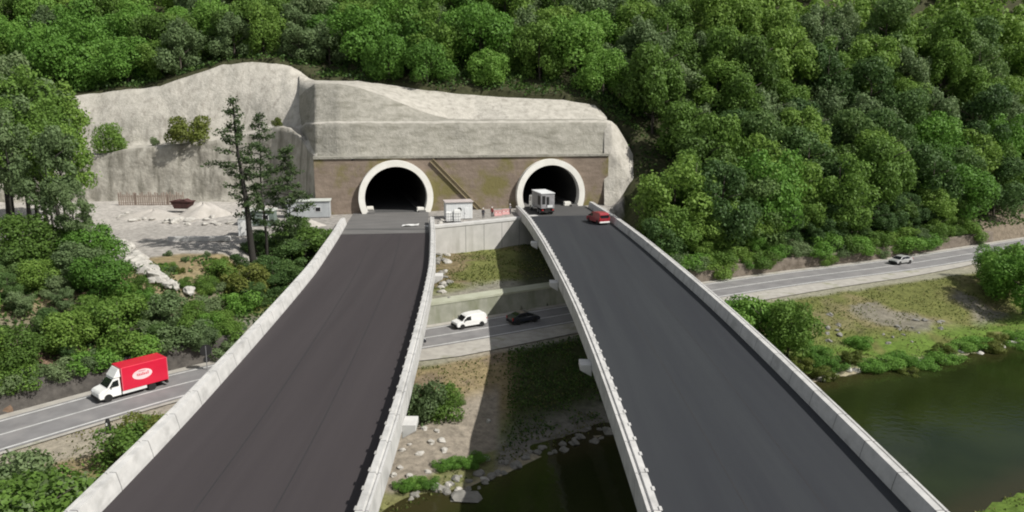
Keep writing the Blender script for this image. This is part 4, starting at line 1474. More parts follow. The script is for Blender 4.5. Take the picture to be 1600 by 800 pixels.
cover('undergrowth', 'dark leafy undergrowth at the left between trees and stone wall', 'undergrowth',
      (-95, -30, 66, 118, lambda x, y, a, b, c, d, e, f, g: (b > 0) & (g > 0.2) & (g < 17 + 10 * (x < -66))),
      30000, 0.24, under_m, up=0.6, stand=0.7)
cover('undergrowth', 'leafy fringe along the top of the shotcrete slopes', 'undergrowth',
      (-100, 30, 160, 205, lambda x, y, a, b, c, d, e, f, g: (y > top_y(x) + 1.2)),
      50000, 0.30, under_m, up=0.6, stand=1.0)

# ------------------------------------------------------------------ rocks
def rock_proto(name, seed, m, sub=2):
    rr = random.Random(seed)
    bm = bmesh.new()
    bmesh.ops.create_icosphere(bm, subdivisions=sub, radius=1)
    ph = [rr.uniform(0, 6) for _ in range(6)]
    for v_ in bm.verts:
        c = v_.co
        k = 1 + 0.22 * math.sin(c.x * 3 + ph[0]) * math.cos(c.y * 3 + ph[1]) + 0.16 * math.sin(c.z * 5 + ph[2] + c.x * 2) + rr.uniform(-0.07, 0.07)
        v_.co = Vector((c.x * k, c.y * k * 0.85, c.z * k * 0.62))
    me = bpy.data.meshes.new(name)
    bm.to_mesh(me)
    bm.free()
    me.materials.append(m)
    return me
rocks = [rock_proto('boulder', s, boulder) for s in (1, 2, 3)]
rocks_g = [rock_proto('boulder', s, boulder_g) for s in (4, 5)]
def rock(x, y, z, s, label, group, me, name='boulder', flat=1.0):
    o = link(bpy.data.objects.new(name, me))
    o.location = (x, y, z)
    o.scale = (s * random.uniform(0.8, 1.3), s * random.uniform(0.8, 1.2), s * flat)
    o.rotation_euler = (random.uniform(-.2, .2), random.uniform(-.2, .2), random.uniform(0, 6))
    return tag(o, label, 'rock', group)
for k, (px, py, s) in enumerate([(663, 676, .5), (673, 692, .65), (690, 688, .6), (694, 700, .5), (682, 678, .42), (655, 708, .5), (628, 705, .4), (640, 698, .3), (700, 712, .35), (615, 738, .5), (625, 728, .4),
                                 (668, 730, .4), (640, 738, .5), (655, 740, .35), (700, 745, .5), (716, 750, .4), (757, 735, .5), (760, 705, .5), (763, 660, .45)]):
    p = PZ(px, py, -10.6)
    rock(p[0], p[1], gz(p[0], p[1]) + 0.03, s * 0.72, 'pale boulder on the stony bank between the viaducts', 'pale boulders on the stony bank', rocks[k % 3])
p = PZ(727, 775, -11.4)
o = rock(p[0], p[1], -11.45, 1.3, 'flat grey stone slab at the water edge between the viaducts', None, rocks_g[0], 'flat_rock', 0.35)
for k in range(46):
    f = (k + random.random()) / 46
    px = 640 + 320 * f + random.uniform(-8, 8)
    py = np.interp(px, [600, 680, 760, 800, 860, 930, 960], [790, 774, 762, 735, 712, 690, 676]) - random.uniform(2, 24)
    p = PZ(px, py, -11.4)
    rock(p[0], p[1], gz(p[0], p[1]), random.uniform(0.25, 0.6), 'grey stone on the river shore below the viaducts', 'stones on the river shore below the viaducts', rocks_g[k % 2])
for k in range(34):
    f = (k + random.random()) / 34
    i = np.abs(SHORE[:, 0] - (36 + 40 * f)).argmin()
    x, y = SHORE[i] + np.array([-0.4, 0.9]) * random.uniform(-0.3, 1.4)
    rock(x, y, gz(x, y) - 0.05, random.uniform(0.25, 0.65), 'pale stone at the river edge right of the viaducts', 'pale stones at the right river edge', rocks[k % 3])
for k in range(22):
    px = random.uniform(1370, 1480) if k < 15 else random.uniform(1285, 1315); py = random.uniform(498, 530)
    p = PZ(px, py, -10.2)
    rock(p[0], p[1], gz(p[0], p[1]), random.uniform(0.25, 0.5), 'grey stone on the rubble patch in the right meadow', 'stones on the right rubble patch', rocks_g[k % 2])
for k in range(26):
    px = random.uniform(680, 702); py = random.uniform(395, 470)
    p = PZ(px, py, -5.8)
    rock(p[0], p[1], gz(p[0], p[1]), random.uniform(0.3, 0.75), 'grey stone in the rubble beside the left viaduct below the abutment wall', 'rubble stones below the abutment wall', rocks_g[k % 2] if k % 3 else rocks[0])
# rock stream on the left slope
for k in range(44):
    f = (k + random.random()) / 44
    px = np.interp(f, [0, 0.5, 1], [182, 208, 250]) + random.uniform(-11, 13)
    py = np.interp(f, [0, 0.5, 1], [378, 420, 488])
    D = np.interp(f, [0, 0.5, 1], [112, 101, 93])
    p = PD(px, py, D)
    rock(p[0], p[1], gz(p[0], p[1]) + 0.25, random.uniform(0.55, 1.15), 'pale rock in the rock stream running down from the gravel yard', 'rock stream on the left slope', rocks[k % 3])
for px, py in ((270, 472), (276, 466), (268, 480), (300, 500)):
    p = PD(px, py, 93)
    rock(p[0], p[1], gz(p[0], p[1]) + 0.4, 0.8, 'pale rock lying among the shrubs beside the rock stream', 'pale rocks among the shrubs', rocks[0])
# blocks at the back of the yard
for k in range(26):
    px = 190 + 170 * (k + random.random()) / 26
    py = random.choice([338, 341, 346, 352]) + random.uniform(-1, 2)
    p = PZ(px, py, -0.1)
    rock(p[0], p[1], gz(p[0], p[1]) + 0.15, random.uniform(0.5, 1.0), 'pale rough block lying in the gravel yard', 'rough blocks in the gravel yard', rocks[k % 3], flat=0.8)

def heap(px, py, Rx, Ry, H, label, m, seed):
    p = PZ(px, py, 0.2)
    n_r, n_a = 16, 40
    V, F = [(0, 0, H)], []
    rr = random.Random(seed)
    for i in range(1, n_r + 1):
        for j in range(n_a):
            a = 2 * math.pi * j / n_a
            q = i / n_r
            e = 1 + 0.12 * math.sin(3 * a + seed) + 0.07 * math.sin(7 * a)
            V.append((math.cos(a) * Rx * q * e, math.sin(a) * Ry * q * e, H * (1 - q ** 1.4) * (1 + 0.1 * math.sin(5 * a + 4 * q)) + rr.uniform(-.05, .05) - 0.1))
    for j in range(n_a): F.append((0, 1 + j, 1 + (j + 1) % n_a))
    for i in range(n_r - 1):
        for j in range(n_a):
            a, b_ = 1 + i * n_a + j, 1 + i * n_a + (j + 1) % n_a
            F.append((a, a + n_a, b_ + n_a, b_))
    mb = MB(); mb.add(V, F)
    o = mb.build('gravel_heap', m, None, smooth=True)
    o.location = (p[0], p[1], gz(p[0], p[1]))
    return tag(o, label, 'gravel heap')
heap(318, 336, 4.8, 3.0, 2.3, 'tall pale gravel heap before the left slope, right of the rusty skip', gravel_heap_m, 1)
heap(240, 340, 6.0, 2.6, 1.5, 'long low pale gravel heap before the wooden fence', gravel_heap_m, 4)
heap(478, 350, 3.2, 1.8, 1.2, 'small heap of pale rubble in front of the grey hut', gravel_heap_m, 6)
mb = MB(); mb.box(-4.5, 4.5, -0.3, 0.3, 0, 0.7)
o = mb.build('concrete_beam', concrete, None, bevel=0.04, seg=1)
p = PZ(312, 378, -0.3); o.location = (p[0], p[1], gz(p[0], p[1])); o.rotation_euler.z = R(4)
tag(o, 'long concrete beam lying alone across the gravel yard', 'beam')
# wooden palisade at the foot of the slope
p = PD(236, 318, 149)
fr = empty('fence', (p[0], p[1], gz(p[0], p[1])), R(3), 'weathered wooden board fence at the foot of the left slope', 'fence')
mb = MB()
for k in range(30):
    x = -6 + k * 0.4
    mb.box(x, x + 0.24, -0.03, 0.03, 0.05, 2.3 + 0.3 * math.sin(k * 1.9))
mb.build('boards', wood, fr)
for zr in (0.5, 1.7):
    mb = MB(); mb.box(-6.1, 6.1, 0.035, 0.12, zr, zr + 0.12); mb.build('rail', wood, fr)
for k in range(5):
    mb = MB(); mb.box(-0.08, 0.08, 0.125, 0.28, -0.3, 2.5); q = mb.build('post', wood, fr); q.location.x = -6 + k * 3
# rusty skip
p = PD(287, 333, 140)
sk = empty('skip', (p[0], p[1], gz(p[0], p[1]) + 0.75), R(-8), 'rusty dark red open skip on the gravel beside the tall heap', 'skip')
mb = MB()
mb.prism([(-1.3, 0.15), (1.3, 0.15), (1.9, 1.3), (-1.9, 1.3)], 'y', -0.85, 0.85)
mb.build('body', rust, sk)
mb = MB()
for y in (-0.95, 0.85): mb.box(-2.0, 2.0, y, y + 0.1, 1.22, 1.36)
for x in (-2.0, 1.9): mb.box(x, x + 0.1, -0.85, 0.85, 1.22, 1.36)
mb.build('rim', rust, sk)
mb = MB(); mb.box(-1.4, 1.4, -0.7, -0.5, 0, 0.15); mb.box(-1.4, 1.4, 0.5, 0.7, 0, 0.15); mb.build('runners', rust, sk)
mb = MB(); mb.prism([(-1.7, 1.2), (-1.0, 1.6), (-0.2, 1.45), (0.6, 1.75), (1.3, 1.4), (1.7, 1.2)], 'y', -0.75, 0.75); mb.build('scrap_load', rust, sk, bevel=0.05, seg=1)

# ------------------------------------------------------------------ site huts
def hut(px, py, w_, d_, h_, rz, label, wallm, roofm, round_win=False, z=None, D=None):
    p = PD(px, py, D) if D else PZ(px, py, -0.1)
    root = empty('site_hut', (p[0], p[1], gz(p[0], p[1]) if z is None else z), rz, label, 'site hut')
    mb = MB(); mb.box(-w_ / 2, w_ / 2, -d_ / 2, d_ / 2, 0.12, h_)
    mb.build('wall', wallm, root, bevel=0.03, seg=1)
    mb = MB()
    for k in range(int(w_ / 0.4)):
        x = -w_ / 2 + 0.2 + k * 0.4
        mb.box(x - 0.03, x + 0.03, -d_ / 2 - 0.028, -d_ / 2 + 0.005, 0.2, h_ - 0.1)
    mb.build('wall_ribs', wallm, root)
    mb = MB(); mb.box(-w_ / 2 - 0.18, w_ / 2 + 0.18, -d_ / 2 - 0.22, d_ / 2 + 0.18, h_ + 0.002, h_ + 0.18)
    mb.build('roof', roofm, root, bevel=0.03, seg=1)
    mb = MB(); mb.box(-w_ / 2 + 0.1, w_ / 2 - 0.1, -d_ / 2 + 0.1, d_ / 2 - 0.1, 0, 0.118)
    mb.build('skids', steel, root)
    if round_win:
        mb = MB(); mb.tube([(0.05, -d_ / 2 - 0.07, 1.7), (0.05, -d_ / 2 + 0.01, 1.7)], 0.38, 20)
        wn = mb.build('round_window', plastic, root)
        mb = MB(); mb.box(0.9, 1.7, -d_ / 2 - 0.06, -d_ / 2, 0.15, 2.05)
        dr_ = mb.build('door', white_s, root)
        mb = MB(); mb.box(0.98, 1.04, -d_ / 2 - 0.12, -d_ / 2 - 0.06, 1.0, 1.15); mb.build('handle', steel, dr_)
    else:
        for x in (-w_ * 0.3, w_ * 0.22):
            mb = MB(); mb.box(x - 0.5, x + 0.5, -d_ / 2 - 0.06, -d_ / 2, 1.1, 1.95)
            wn = mb.build('window', white_s, root)
            mb = MB(); mb.box(x - 0.42, x + 0.42, -d_ / 2 - 0.075, -d_ / 2 - 0.062, 1.18, 1.87); mb.build('pane', glass, wn)
    return root
hut(716, 341, 4.6, 2.6, 2.95, R(12), 'white site hut with a round dark window between the two tunnel mouths', white_s, mat('pinkish_roof', (0.5, 0.44, 0.42), 0.7, scale=1), True)
hut(484, 339, 7.2, 2.5, 2.9, R(9), 'grey site hut with a pale flat roof left of the portal wall', grey_s, pale_roof)
hut(408, 352, 4.8, 2.4, 2.5, R(5), 'dark teal container hut half hidden behind the thin pines', teal, pale_roof)
# white tanks in front of the hut
for k, (px, lab) in enumerate(((702, 'white water tank in a steel cage before the hut, left of the pair'), (714, 'white water tank in a steel cage before the hut, right of the pair'))):
    p = PZ(px, 347, -0.1)
    r_ = empty('water_tank', (p[0], p[1], -0.1), R(10), lab, 'tank', 'white tanks before the hut')
    mb = MB(); mb.box(-0.6, 0.6, -0.55, 0.55, 0.16, 1.75 if k == 0 else 2.15); mb.build('tank', white_p, r_, bevel=0.1, seg=2)
    mb = MB(); mb.box(-0.62, 0.62, -0.57, 0.57, 0, 0.15); mb.build('pallet', plastic, r_)
    mb = MB()
    for z in (0.5, 1.0, 1.5): 
        for y in (-0.59, 0.56): mb.box(-0.63, 0.63, y, y + 0.03, z, z + 0.03)
    for x in (-0.6, -0.2, 0.2, 0.57): mb.box(x, x + 0.03, -0.62, -0.592, 0.15, 1.7)
    mb.build('cage', steel, r_)
# white cabinet behind the pines
p = PZ(384, 368, -0.2)
mb = MB(); mb.box(-0.9, 0.9, -0.8, 0.8, 0, 2.6)
cb = empty('site_toilet', (p[0], p[1], gz(p[0], p[1])), R(6), 'white site toilet cabin right of the thick pine trunk', 'toilet cabin')
mb.build('cabin', white_s, cb, bevel=0.05)
mb = MB(); mb.box(-0.5, 0.4, -0.86, -0.803, 0.1, 2.2); dd_ = mb.build('door', white_p, cb)
mb = MB(); mb.box(0.25, 0.32, -0.9, -0.863, 1.0, 1.15); mb.build('handle', plastic, dd_)
mb = MB(); mb.prism([(-0.95, 2.602), (0.95, 2.602), (0.6, 2.85), (-0.6, 2.85)], 'y', -0.85, 0.85); mb.build('roof', pale_roof, cb)
# red and white plastic barriers near the workers
for k, (px, py) in enumerate(((778, 337), (790, 335))):
    p = PZ(px, py, -0.1)
    r_ = empty('road_barrier', (p[0], p[1], -0.11), R(20), ['faded pink road barrier standing beside the red jacketed worker', 'faded pink road barrier nearer to the right tunnel ring'][k], 'barrier', 'plastic road barriers')
    pk = MATS.get('pink') or mat('pink', (0.55, 0.30, 0.29), 0.7, scale=1)
    mb = MB(); mb.prism([(-0.28, 0), (0.28, 0), (0.1, 0.45), (0.08, 1.0), (-0.08, 1.0), (-0.1, 0.45)], 'x', -0.7, 0.7); mb.build('body', pk, r_, bevel=0.02, seg=1)
    mb = MB()
    for x in (-0.45, 0.25): mb.box(x, x + 0.2, -0.115, 0.115, 0.5, 0.62)
    mb.build('white_stripe', white_p, r_)
# crumpled white sheet on the left slab
p = PZ(641, 353, 0)
V, F = [], []
nu, nv = 14, 6
for i in range(nu):
    for j in range(nv):
        u, v_ = i / (nu - 1), j / (nv - 1)
        V.append((-1.3 + 2.6 * u, -0.9 + 1.5 * v_ + 0.7 * u, 0.06 + 0.12 * abs(math.sin(5 * u + 3 * v_)) + 0.06 * math.sin(9 * v_ + u * 4)))
for i in range(nu - 1):
    for j in range(nv - 1):
        a = i * nv + j
        F.append((a, a + nv, a + nv + 1, a + 1))
o = np_mesh('plastic_sheet', V, F, white_p, smooth=True)
o.location = (p[0], p[1], 0.01)
tag(o, 'crumpled white sheet lying on the slab before the left tunnel', 'sheet')
md = o.modifiers.new('s', 'SOLIDIFY'); md.thickness = 0.02
# white concrete foot blocks at the tunnel mouths
for px, py, lab in ((578, 329, 'small white block at the left foot of the left tunnel mouth'), (657, 330, 'small white block at the right foot of the left tunnel mouth'),
                    (886, 321, 'small white block at the right foot of the right tunnel mouth')):
    p = PZ(px, py, 0)
    mb = MB(); mb.prism([(-0.7, 0), (0.7, 0), (0.6, 0.75), (-0.6, 0.75)], 'y', -0.5, 0.5)
    o = mb.build('concrete_block', cream, None, bevel=0.05, seg=1); o.location = (p[0], p[1], 0.0); o.rotation_euler.z = R(14)
    tag(o, lab, 'concrete block')

# ------------------------------------------------------------------ verge furniture
def marker(px, py, h, label, r=0.16):
    p = PZ(px, py, -8.4)
    z = gz(p[0], p[1])
    root = empty('marker_post', (p[0], p[1], z), 0, label, 'marker post')
    mb = MB(); mb.tube([(0, 0, -0.2), (0, 0, h * 0.8), (0, 0, h)], [r, r * 0.9, r * 0.6], 10); mb.build('post', plastic, root)
    mb = MB(); mb.box(-0.06, 0.06, -r - 0.01, -r * 0.7, h * 0.6, h * 0.78); mb.build('reflector', white_p, root)
    return root
marker(170, 676, 1.35, 'black bollard on the grass verge opposite the red box truck', 0.24)
p = PZ(324, 578, -8.3)
sg = empty('road_sign', (p[0], p[1], gz(p[0], p[1])), R(40), 'dark back of a round road sign at the roadside by the left parapet', 'road sign')
mb = MB(); mb.tube([(0, 0, -0.2), (0, 0, 2.9)], 0.05, 8); mb.build('post', steel, sg)
mb = MB(); mb.tube([(0, -0.02, 2.4), (0, 0.02, 2.4)], 0.65, 24); mb.tube([(0, -0.02, 1.35), (0, 0.02, 1.35)], 0.35, 24); mb.build('plate', plastic, sg)
mb = MB(); mb.tube([(0, 0.022, 2.4), (0, 0.03, 2.4)], 0.63, 24); mb.build('face', white_p, sg)

# ------------------------------------------------------------------ vehicles
def wheel(root, x, y, r, wd=0.22):
    mb = MB(); mb.tube([(x, y - wd / 2, r), (x, y - wd / 2 + 0.03, r), (x, y + wd / 2 - 0.03, r), (x, y + wd / 2, r)], [r * 0.93, r, r, r * 0.93], 20)
    t_ = mb.build('wheel', tyre, root)
    sy = 1 if y > 0 else -1
    mb = MB(); mb.tube([(x, y + sy * (wd / 2 - 0.02), r), (x, y + sy * (wd / 2 + 0.012), r)], [r * 0.62, r * 0.55], 14)
    mb.build('rim', rim_m, t_)

def taper_fn(z0, z1, k):
    return lambda p: 1 - (1 - k) * max(0, min(1, (p[1] - z0) / (z1 - z0)))

def vehicle(name, label, cat, group, prof, W, paint, side_win, ws, rw, wheels, r, zt, kt, loc, heading, lights=(0, 0), bumper=None, tails=None, roofm=None):
    """prof: side outline (x,z) clockwise; windows as polygons in side view; ws/rw: two (x,z) points of windscreen / rear window"""
    root = empty(name, loc, heading, label, cat, group)
    tf = taper_fn(zt[0], zt[1], kt)
    mb = MB(); mb.prism(prof, 'y', -W / 2, W / 2, tf)
    mb.build('body', paint, root, bevel=0.045, seg=2)
    for poly in side_win:
        for s in (-1, 1):
            mb = MB()
            vs = []
            for off in (-0.02, 0.012):
                for p in poly: vs.append((p[0], s * (W / 2 * tf(p) + off), p[1]))
            k = len(poly)
            mb.add(vs, [tuple(range(k)), tuple(range(2 * k - 1, k - 1, -1))] + [(i, (i + 1) % k, (i + 1) % k + k, i + k) for i in range(k)])
            mb.build('side_window', glass, root)
    for nm, q in (('windscreen', ws), ('rear_window', rw)):
        if not q: continue
        (xa, za), (xb, zb) = q
        nx_, nz_ = (zb - za), -(xb - xa)
        L = math.hypot(nx_, nz_); nx_, nz_ = nx_ / L, nz_ / L
        if nz_ < 0 or (nm == 'rear_window' and nx_ > 0 and False): nx_, nz_ = -nx_, -nz_
        if nm == 'rear_window' and abs(nz_) < 0.3: nx_, nz_ = -abs(nx_), nz_
        mb = MB()
        vs = []
        for off in (-0.02, 0.012):
            for (x, z) in ((xa, za), (xb, zb)):
                hw_ = W / 2 * tf((x, z)) - 0.11
                vs += [(x + nx_ * off, -hw_, z + nz_ * off), (x + nx_ * off, hw_, z + nz_ * off)]
        mb.add(vs, [(0, 1, 3, 2), (4, 6, 7, 5), (0, 4, 5, 1), (2, 3, 7, 6), (0, 2, 6, 4), (1, 5, 7, 3)])
        mb.build(nm, glass, root)
    for x in wheels:
        for s in (-1, 1): wheel(root, x, s * (W / 2 - 0.12), r)
        for s in (-1, 1):
            mb = MB(); mb.tube([(x, s * (W / 2 - 0.2), r + 0.02), (x, s * (W / 2 + 0.004), r + 0.02)], r * 1.13, 20); mb.build('wheel_arch', plastic, root)
    xf = max(p[0] for p in prof); xr = min(p[0] for p in prof)
    zl = lights[0]
    for s in (-1, 1):
        mb = MB(); mb.box(xf - 0.22, xf + 0.015, s * W * 0.36 - 0.16, s * W * 0.36 + 0.16, zl - 0.09, zl + 0.09); mb.build('headlight', lampg, root, bevel=0.02, seg=1)
        mb = MB(); mb.box(xr - 0.015, xr + 0.1, s * W * 0.44 - 0.09, s * W * 0.44 + 0.07, lights[1] - 0.2, lights[1] + 0.2); mb.build('tail_light', tail, root, bevel=0.02, seg=1)
    mb = MB(); mb.box(xf - 0.25, xf + 0.06, -W / 2 + 0.04, W / 2 - 0.04, 0.28, 0.62 if not bumper else bumper); mb.build('front_bumper', plastic, root, bevel=0.05)
    mb = MB(); mb.box(xr - 0.06, xr + 0.2, -W / 2 + 0.04, W / 2 - 0.04, 0.3, 0.55); mb.build('rear_bumper', white_p if roofm else plastic, root, bevel=0.04)
    for s in (-1, 1):
        if ws:
            x, z = ws[0]
            mb = MB(); mb.box(x - 0.45, x - 0.3, s * (W / 2 + 0.13) - 0.1, s * (W / 2 + 0.13) + 0.08, z + 0.02, z + 0.28); mb.build('wing_mirror', plastic, root, bevel=0.03, seg=1)
    return root

def road_pose(px, py, z=-8.296, rev=False):
    p = PZ(px, py, z)
    i = int(np.hypot(ROAD[:, 0] - p[0], ROAD[:, 1] - p[1]).argmin())
    a = math.atan2(rt[i, 1], rt[i, 0])
    return p, a + (math.pi if rev else 0)

# red box truck
pA, pB = PZ(146, 634, -8.3), PZ(256, 610, -8.3)
i = int(np.hypot(ROAD[:, 0] + 38.4, ROAD[:, 1] - 74.3).argmin())
a_tr = math.atan2(rt[i, 1], rt[i, 0]) + math.pi
ctr_ = ROAD[i] + rn[i] * 1.35 + rt[i] * 1.1
tk_prof = [(3.35, 0.38), (3.42, 0.62), (3.40, 0.95), (3.22, 1.16), (2.55, 1.34), (1.88, 2.12), (1.55, 2.28), (1.28, 2.32), (1.28, 0.38)]
tk = vehicle('box_truck', 'white cabbed delivery truck with a big red box body on the left road', 'truck', None, tk_prof, 2.0, white_p,
             [[(2.35, 1.38), (1.95, 1.92), (1.45, 1.98), (1.45, 1.38)]], ((2.52, 1.40), (1.93, 2.08)), None, [2.55, -1.75], 0.36, (1.2, 2.3), 0.84,
             (ctr_[0], ctr_[1], -8.296), a_tr, (0.92, 0.8), 0.6)
for ch in [c for c in tk.children if c.name.startswith(('tail_light', 'rear_bumper'))]:
    ch.location.x -= 4.7
# white wind deflector over the cab
mb = MB(); mb.prism([(1.9, 2.2), (1.28, 3.02), (1.18, 3.02), (1.18, 2.2)], 'y', -0.95, 0.95, taper_fn(2.2, 3.0, 0.86)); mb.build('roof_deflector', white_p, tk, bevel=0.06)
mb = MB(); mb.box(-3.42, 1.16, -1.08, 1.08, 0.72, 3.12); bx_ = mb.build('box_body', red_p, tk, bevel=0.04, seg=1)
mb = MB()
for x in (-3.43, 1.11):
    for y in (-1.095, 1.045): mb.box(x, x + 0.06, y, y + 0.05, 0.74, 3.1)
mb.build('corner_trim', mat('pale_red_trim', (0.7, 0.16, 0.2), 0.5), bx_)
mb = MB(); mb.box(-3.3, 1.2, -0.55, 0.55, 0.42, 0.7); mb.build('chassis', plastic, tk)
mb = MB()
for s in (-1, 1): mb.box(-1.2, 1.2, s * 1.0 - 0.03, s * 1.0 + 0.03, 0.42, 0.70)
mb.build('side_skirt', white_s, tk)
em_r = mat('emblem_pale_pink', (0.80, 0.62, 0.64), 0.5)
for s in (-1, 1):
    n_ = 32
    mb = MB()
    pts = [(-0.85 + 0.98 * math.cos(2 * math.pi * k / n_), 2.0 + 0.52 * math.sin(2 * math.pi * k / n_)) for k in range(n_)]
    mb.prism(pts, 'y', s * 1.082, s * 1.092); em = mb.build('oval_emblem', em_r, bx_)
    mb = MB()   # lettering: a row of brush strokes, illegible in the photograph
    xs = [-0.62, -0.44, -0.27, -0.10, 0.08, 0.26, 0.44]
    for k, x in enumerate(xs):
        h_ = (0.30, 0.2, 0.18, 0.26, 0.18, 0.2, 0.22)[k]
        mb.box(-0.85 + x, -0.85 + x + 0.09, min(s * 1.094, s * 1.099), max(s * 1.094, s * 1.099), 1.92, 1.92 + h_)
    for k in range(6):
        mb.box(-0.85 - 0.62 + k * 0.18, -0.85 - 0.5 + k * 0.18, min(s * 1.1, s * 1.104), max(s * 1.1, s * 1.104), 1.90, 1.96)
    mb.box(-1.2, -0.5, min(s * 1.094, s * 1.099), max(s * 1.094, s * 1.099), 2.32, 2.38)
    mb.build('emblem_lettering', red_p, em)

# white van
van_prof = [(2.20, 0.35), (2.26, 0.6), (2.20, 0.86), (1.45, 1.06), (0.85, 1.62), (0.55, 1.76), (-0.4, 1.86), (-1.9, 1.84), (-2.16, 1.62), (-2.22, 0.9), (-2.2, 0.35)]
def van(label, name, paint, loc, a, cat='van', roofm=None, group=None, k=1.0):
    v_ = vehicle(name, label, cat, group, van_prof, 1.85, paint,
                 [[(1.22, 1.10), (0.72, 1.58), (0.15, 1.62), (0.15, 1.10)]], ((1.42, 1.10), (0.86, 1.60)), ((-2.205, 1.05), (-2.175, 1.5)), [1.45, -1.4], 0.33, (1.0, 1.85), 0.84,
                 loc, a, (0.74, 1.0), None, roofm=roofm)
    v_.scale = (k, k, k)
    return v_
i = int(np.hypot(ROAD[:, 0] + 5.4, ROAD[:, 1] - 97.0).argmin())
c = ROAD[i] + rn[i] * 1.7
van('white delivery van driving on the road between the viaducts', 'delivery_van', white_p, (c[0], c[1], -8.296), math.atan2(rt[i, 1], rt[i, 0]) + math.pi, k=0.97)
car_prof = [(2.05, 0.32), (2.12, 0.55), (2.02, 0.76), (1.25, 0.92), (0.55, 1.36), (0.1, 1.45), (-0.8, 1.43), (-1.45, 1.18), (-1.95, 1.02), (-2.08, 0.7), (-2.05, 0.32)]
def car(label, name, paint, loc, a):
    return vehicle(name, label, 'car', None, car_prof, 1.78, paint,
                   [[(1.0, 0.98), (0.5, 1.32), (0.02, 1.37), (0.02, 0.97)], [(-0.06, 0.97), (-0.06, 1.37), (-0.75, 1.36), (-1.25, 1.14), (-1.2, 0.98)]],
                   ((1.22, 0.95), (0.58, 1.34)), ((-1.42, 1.20), (-0.84, 1.40)), [1.3, -1.28], 0.32, (0.9, 1.45), 0.76, loc, a, (0.66, 0.82))
def car_on_road(label, name, paint, px, py, lane, rev):
    p = PZ(px, py, -8.3)
    i = int(np.hypot(ROAD[:, 0] - p[0], ROAD[:, 1] - p[1]).argmin())
    c = ROAD[i] + rn[i] * lane
    return car(label, name, paint, (c[0], c[1], -8.296), math.atan2(rt[i, 1], rt[i, 0]) + (math.pi if rev else 0))
car_on_road('dark blue black car in the shadow of the right viaduct', 'dark_car', dark_p, 825, 508, -0.2, False)
car_on_road('black car half hidden behind the parapet of the left viaduct', 'black_car', dark_p, 649, 548, -1.75, False)
car_on_road('silver car far off on the road at the right', 'silver_car', silver_p, 1420, 414, 0.6, True)
# red van on the right viaduct
p = PZ(936, 351, 0.004)
van('dark red van parked on the right viaduct before the tunnel', 'red_van', dred_p, (p[0], p[1] + 1.8, 0.004), R(90 + 22), roofm=True, k=1.05)

# grey lorry at the right tunnel mouth
p = PZ(848, 336, 0.0)
lo = empty('lorry', (p[0], p[1] + 3.2, 0.0), R(90 + 16), 'tall grey box lorry with open rear bays at the right tunnel mouth', 'lorry')
grey_l = mat('lorry_grey', (0.34, 0.335, 0.345), 0.6, col2=(0.20, 0.195, 0.20), scale=0.9)
mb = MB(); mb.box(-3.2, 2.2, -1.25, 1.25, 1.15, 3.75); bd = mb.build('box_body', grey_l, lo, bevel=0.03, seg=1)
mb = MB(); mb.box(-3.3, 2.25, -1.3, 1.3, 3.752, 3.9); mb.build('roof_rim', white_s, bd)
for y0_, y1_, z0_, z1_ in ((-1.05, -0.45, 1.9, 3.4), (-0.25, 0.25, 1.5, 3.2)):
    mb = MB(); mb.box(-3.225, -3.19, -y1_, -y0_, z0_, z1_); mb.build('rear_opening', plastic, bd)
mb = MB(); mb.box(-3.28, -3.2, -0.9, 0.1, 1.3, 1.75); mb.build('rear_locker', white_s, bd)
for x0_, x1_ in ((-2.8, -1.4), (-1.2, 0.2), (0.4, 1.8)):
    mb = MB(); mb.box(x0_, x1_, 1.245, 1.275, 1.7, 3.3); mb.build('side_panel', plastic if x0_ < -1.3 else steel, bd)
mb = MB(); mb.prism([(2.35, 0.6), (4.3, 0.6), (4.3, 1.6), (4.1, 2.7), (2.35, 2.8)], 'y', -1.15, 1.15); cbn = mb.build('cab', white_p, lo, bevel=0.06)
mb = MB(); mb.box(2.9, 3.8, 1.14, 1.17, 1.7, 2.5); mb.box(2.9, 3.8, -1.17, -1.14, 1.7, 2.5); mb.build('cab_window', glass, cbn)
mb = MB(); mb.box(-3.2, 4.0, -0.5, 0.5, 0.7, 1.1); mb.build('chassis', plastic, lo)
for x in (-2.3, -1.1, 3.3):
    for s in (-1, 1): wheel(lo, x, s * 1.0, 0.5, 0.34)
mb = MB(); mb.box(-3.35, -3.2, -1.2, 1.2, 0.55, 0.75); mb.build('rear_bumper', plastic, lo)
for s in (-1, 1):
    mb = MB(); mb.box(-3.30, -3.2, s * 0.95 - 0.15, s * 0.95 + 0.15, 0.8, 0.98); mb.build('tail_light', tail, lo)

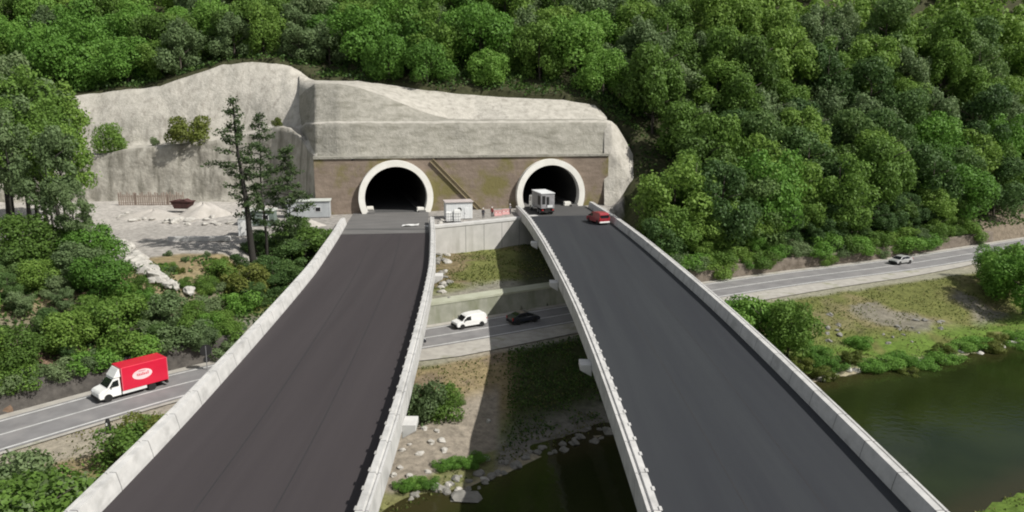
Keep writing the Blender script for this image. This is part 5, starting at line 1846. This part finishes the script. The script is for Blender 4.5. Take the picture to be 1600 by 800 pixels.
# ------------------------------------------------------------------ workers
def person(px, py, rz, label, jacket, trousers, pose=0.0):
    p = PZ(px, py, -0.1)
    root = empty('person', (p[0], p[1], -0.115), rz, label, 'person')
    verts = [((0, 0, 0.95), 0.155), ((0, 0, 1.15), 0.145), ((0, 0, 1.38), 0.165), ((0, 0, 1.50), 0.07), ((0, 0.01, 1.60), 0.085), ((0, 0.01, 1.70), 0.095),
             ((0.20, 0, 1.40), 0.075), ((0.27, 0.02, 1.12), 0.055), ((0.28, 0.12 + pose, 0.90), 0.04), ((0.29, 0.16 + pose, 0.80), 0.035),
             ((-0.20, 0, 1.40), 0.075), ((-0.27, 0.0, 1.12), 0.055), ((-0.27, 0.08, 0.88), 0.04), ((-0.27, 0.1, 0.78), 0.035),
             ((0.11, 0, 0.86), 0.11), ((0.12, 0.03, 0.48), 0.075), ((0.12, 0, 0.09), 0.05), ((0.12, 0.16, 0.05), 0.045),
             ((-0.11, 0, 0.86), 0.11), ((-0.13, -0.03, 0.48), 0.075), ((-0.14, -0.06, 0.09), 0.05), ((-0.14, 0.10, 0.05), 0.045)]
    edges = [(0, 1), (1, 2), (2, 3), (3, 4), (4, 5), (2, 6), (6, 7), (7, 8), (8, 9), (2, 10), (10, 11), (11, 12), (12, 13), (0, 14), (14, 15), (15, 16), (16, 17), (0, 18), (18, 19), (19, 20), (20, 21)]
    me = bpy.data.meshes.new('body')
    me.from_pydata([v_[0] for v_ in verts], edges, [])
    ob = link(bpy.data.objects.new('body', me))
    sk_ = ob.modifiers.new('skin', 'SKIN')
    for k, (_, r_) in enumerate(verts):
        me.skin_vertices[0].data[k].radius = (r_, r_ * (0.75 if k in (0, 1, 2) else 1))
        me.skin_vertices[0].data[k].use_root = (k == 0)
    sb = ob.modifiers.new('sub', 'SUBSURF'); sb.levels = 2; sb.render_levels = 2
    dg = bpy.context.evaluated_depsgraph_get()
    nm_ = bpy.data.meshes.new_from_object(ob.evaluated_get(dg))
    bpy.data.objects.remove(ob)
    nm_.materials.clear()
    for m_ in (jacket, trousers, skin, plastic): nm_.materials.append(m_)
    for f_ in nm_.polygons:
        z = f_.center.z
        f_.use_smooth = True
        f_.material_index = 3 if z < 0.12 else (2 if (z > 1.50 or (abs(f_.center.x) > 0.22 and z < 0.9)) else (1 if z < 0.93 else 0))
    link(bpy.data.objects.new('body', nm_), root)
    bm = bmesh.new()
    bmesh.ops.create_uvsphere(bm, u_segments=14, v_segments=8, radius=0.125)
    bmesh.ops.delete(bm, geom=[v_ for v_ in bm.verts if v_.co.z < -0.01], context='VERTS')
    bmesh.ops.translate(bm, verts=bm.verts, vec=(0, 0, 1.70))
    hm = bpy.data.meshes.new('helmet'); bm.to_mesh(hm); bm.free()
    hm.materials.append(white_p)
    link(bpy.data.objects.new('helmet', hm), root)
    return root
person(755, 341, R(200), 'worker in dark clothing right of the white hut, leftmost of the workers', cloth_d, cloth_d, 0.05)
person(769, 339, R(150), 'worker in a dull red jacket between the hut and the right tunnel', cloth_r, cloth_d)
person(797, 334, R(230), 'worker in grey clothing nearest to the right tunnel ring', cloth_g, cloth_d, 0.1)
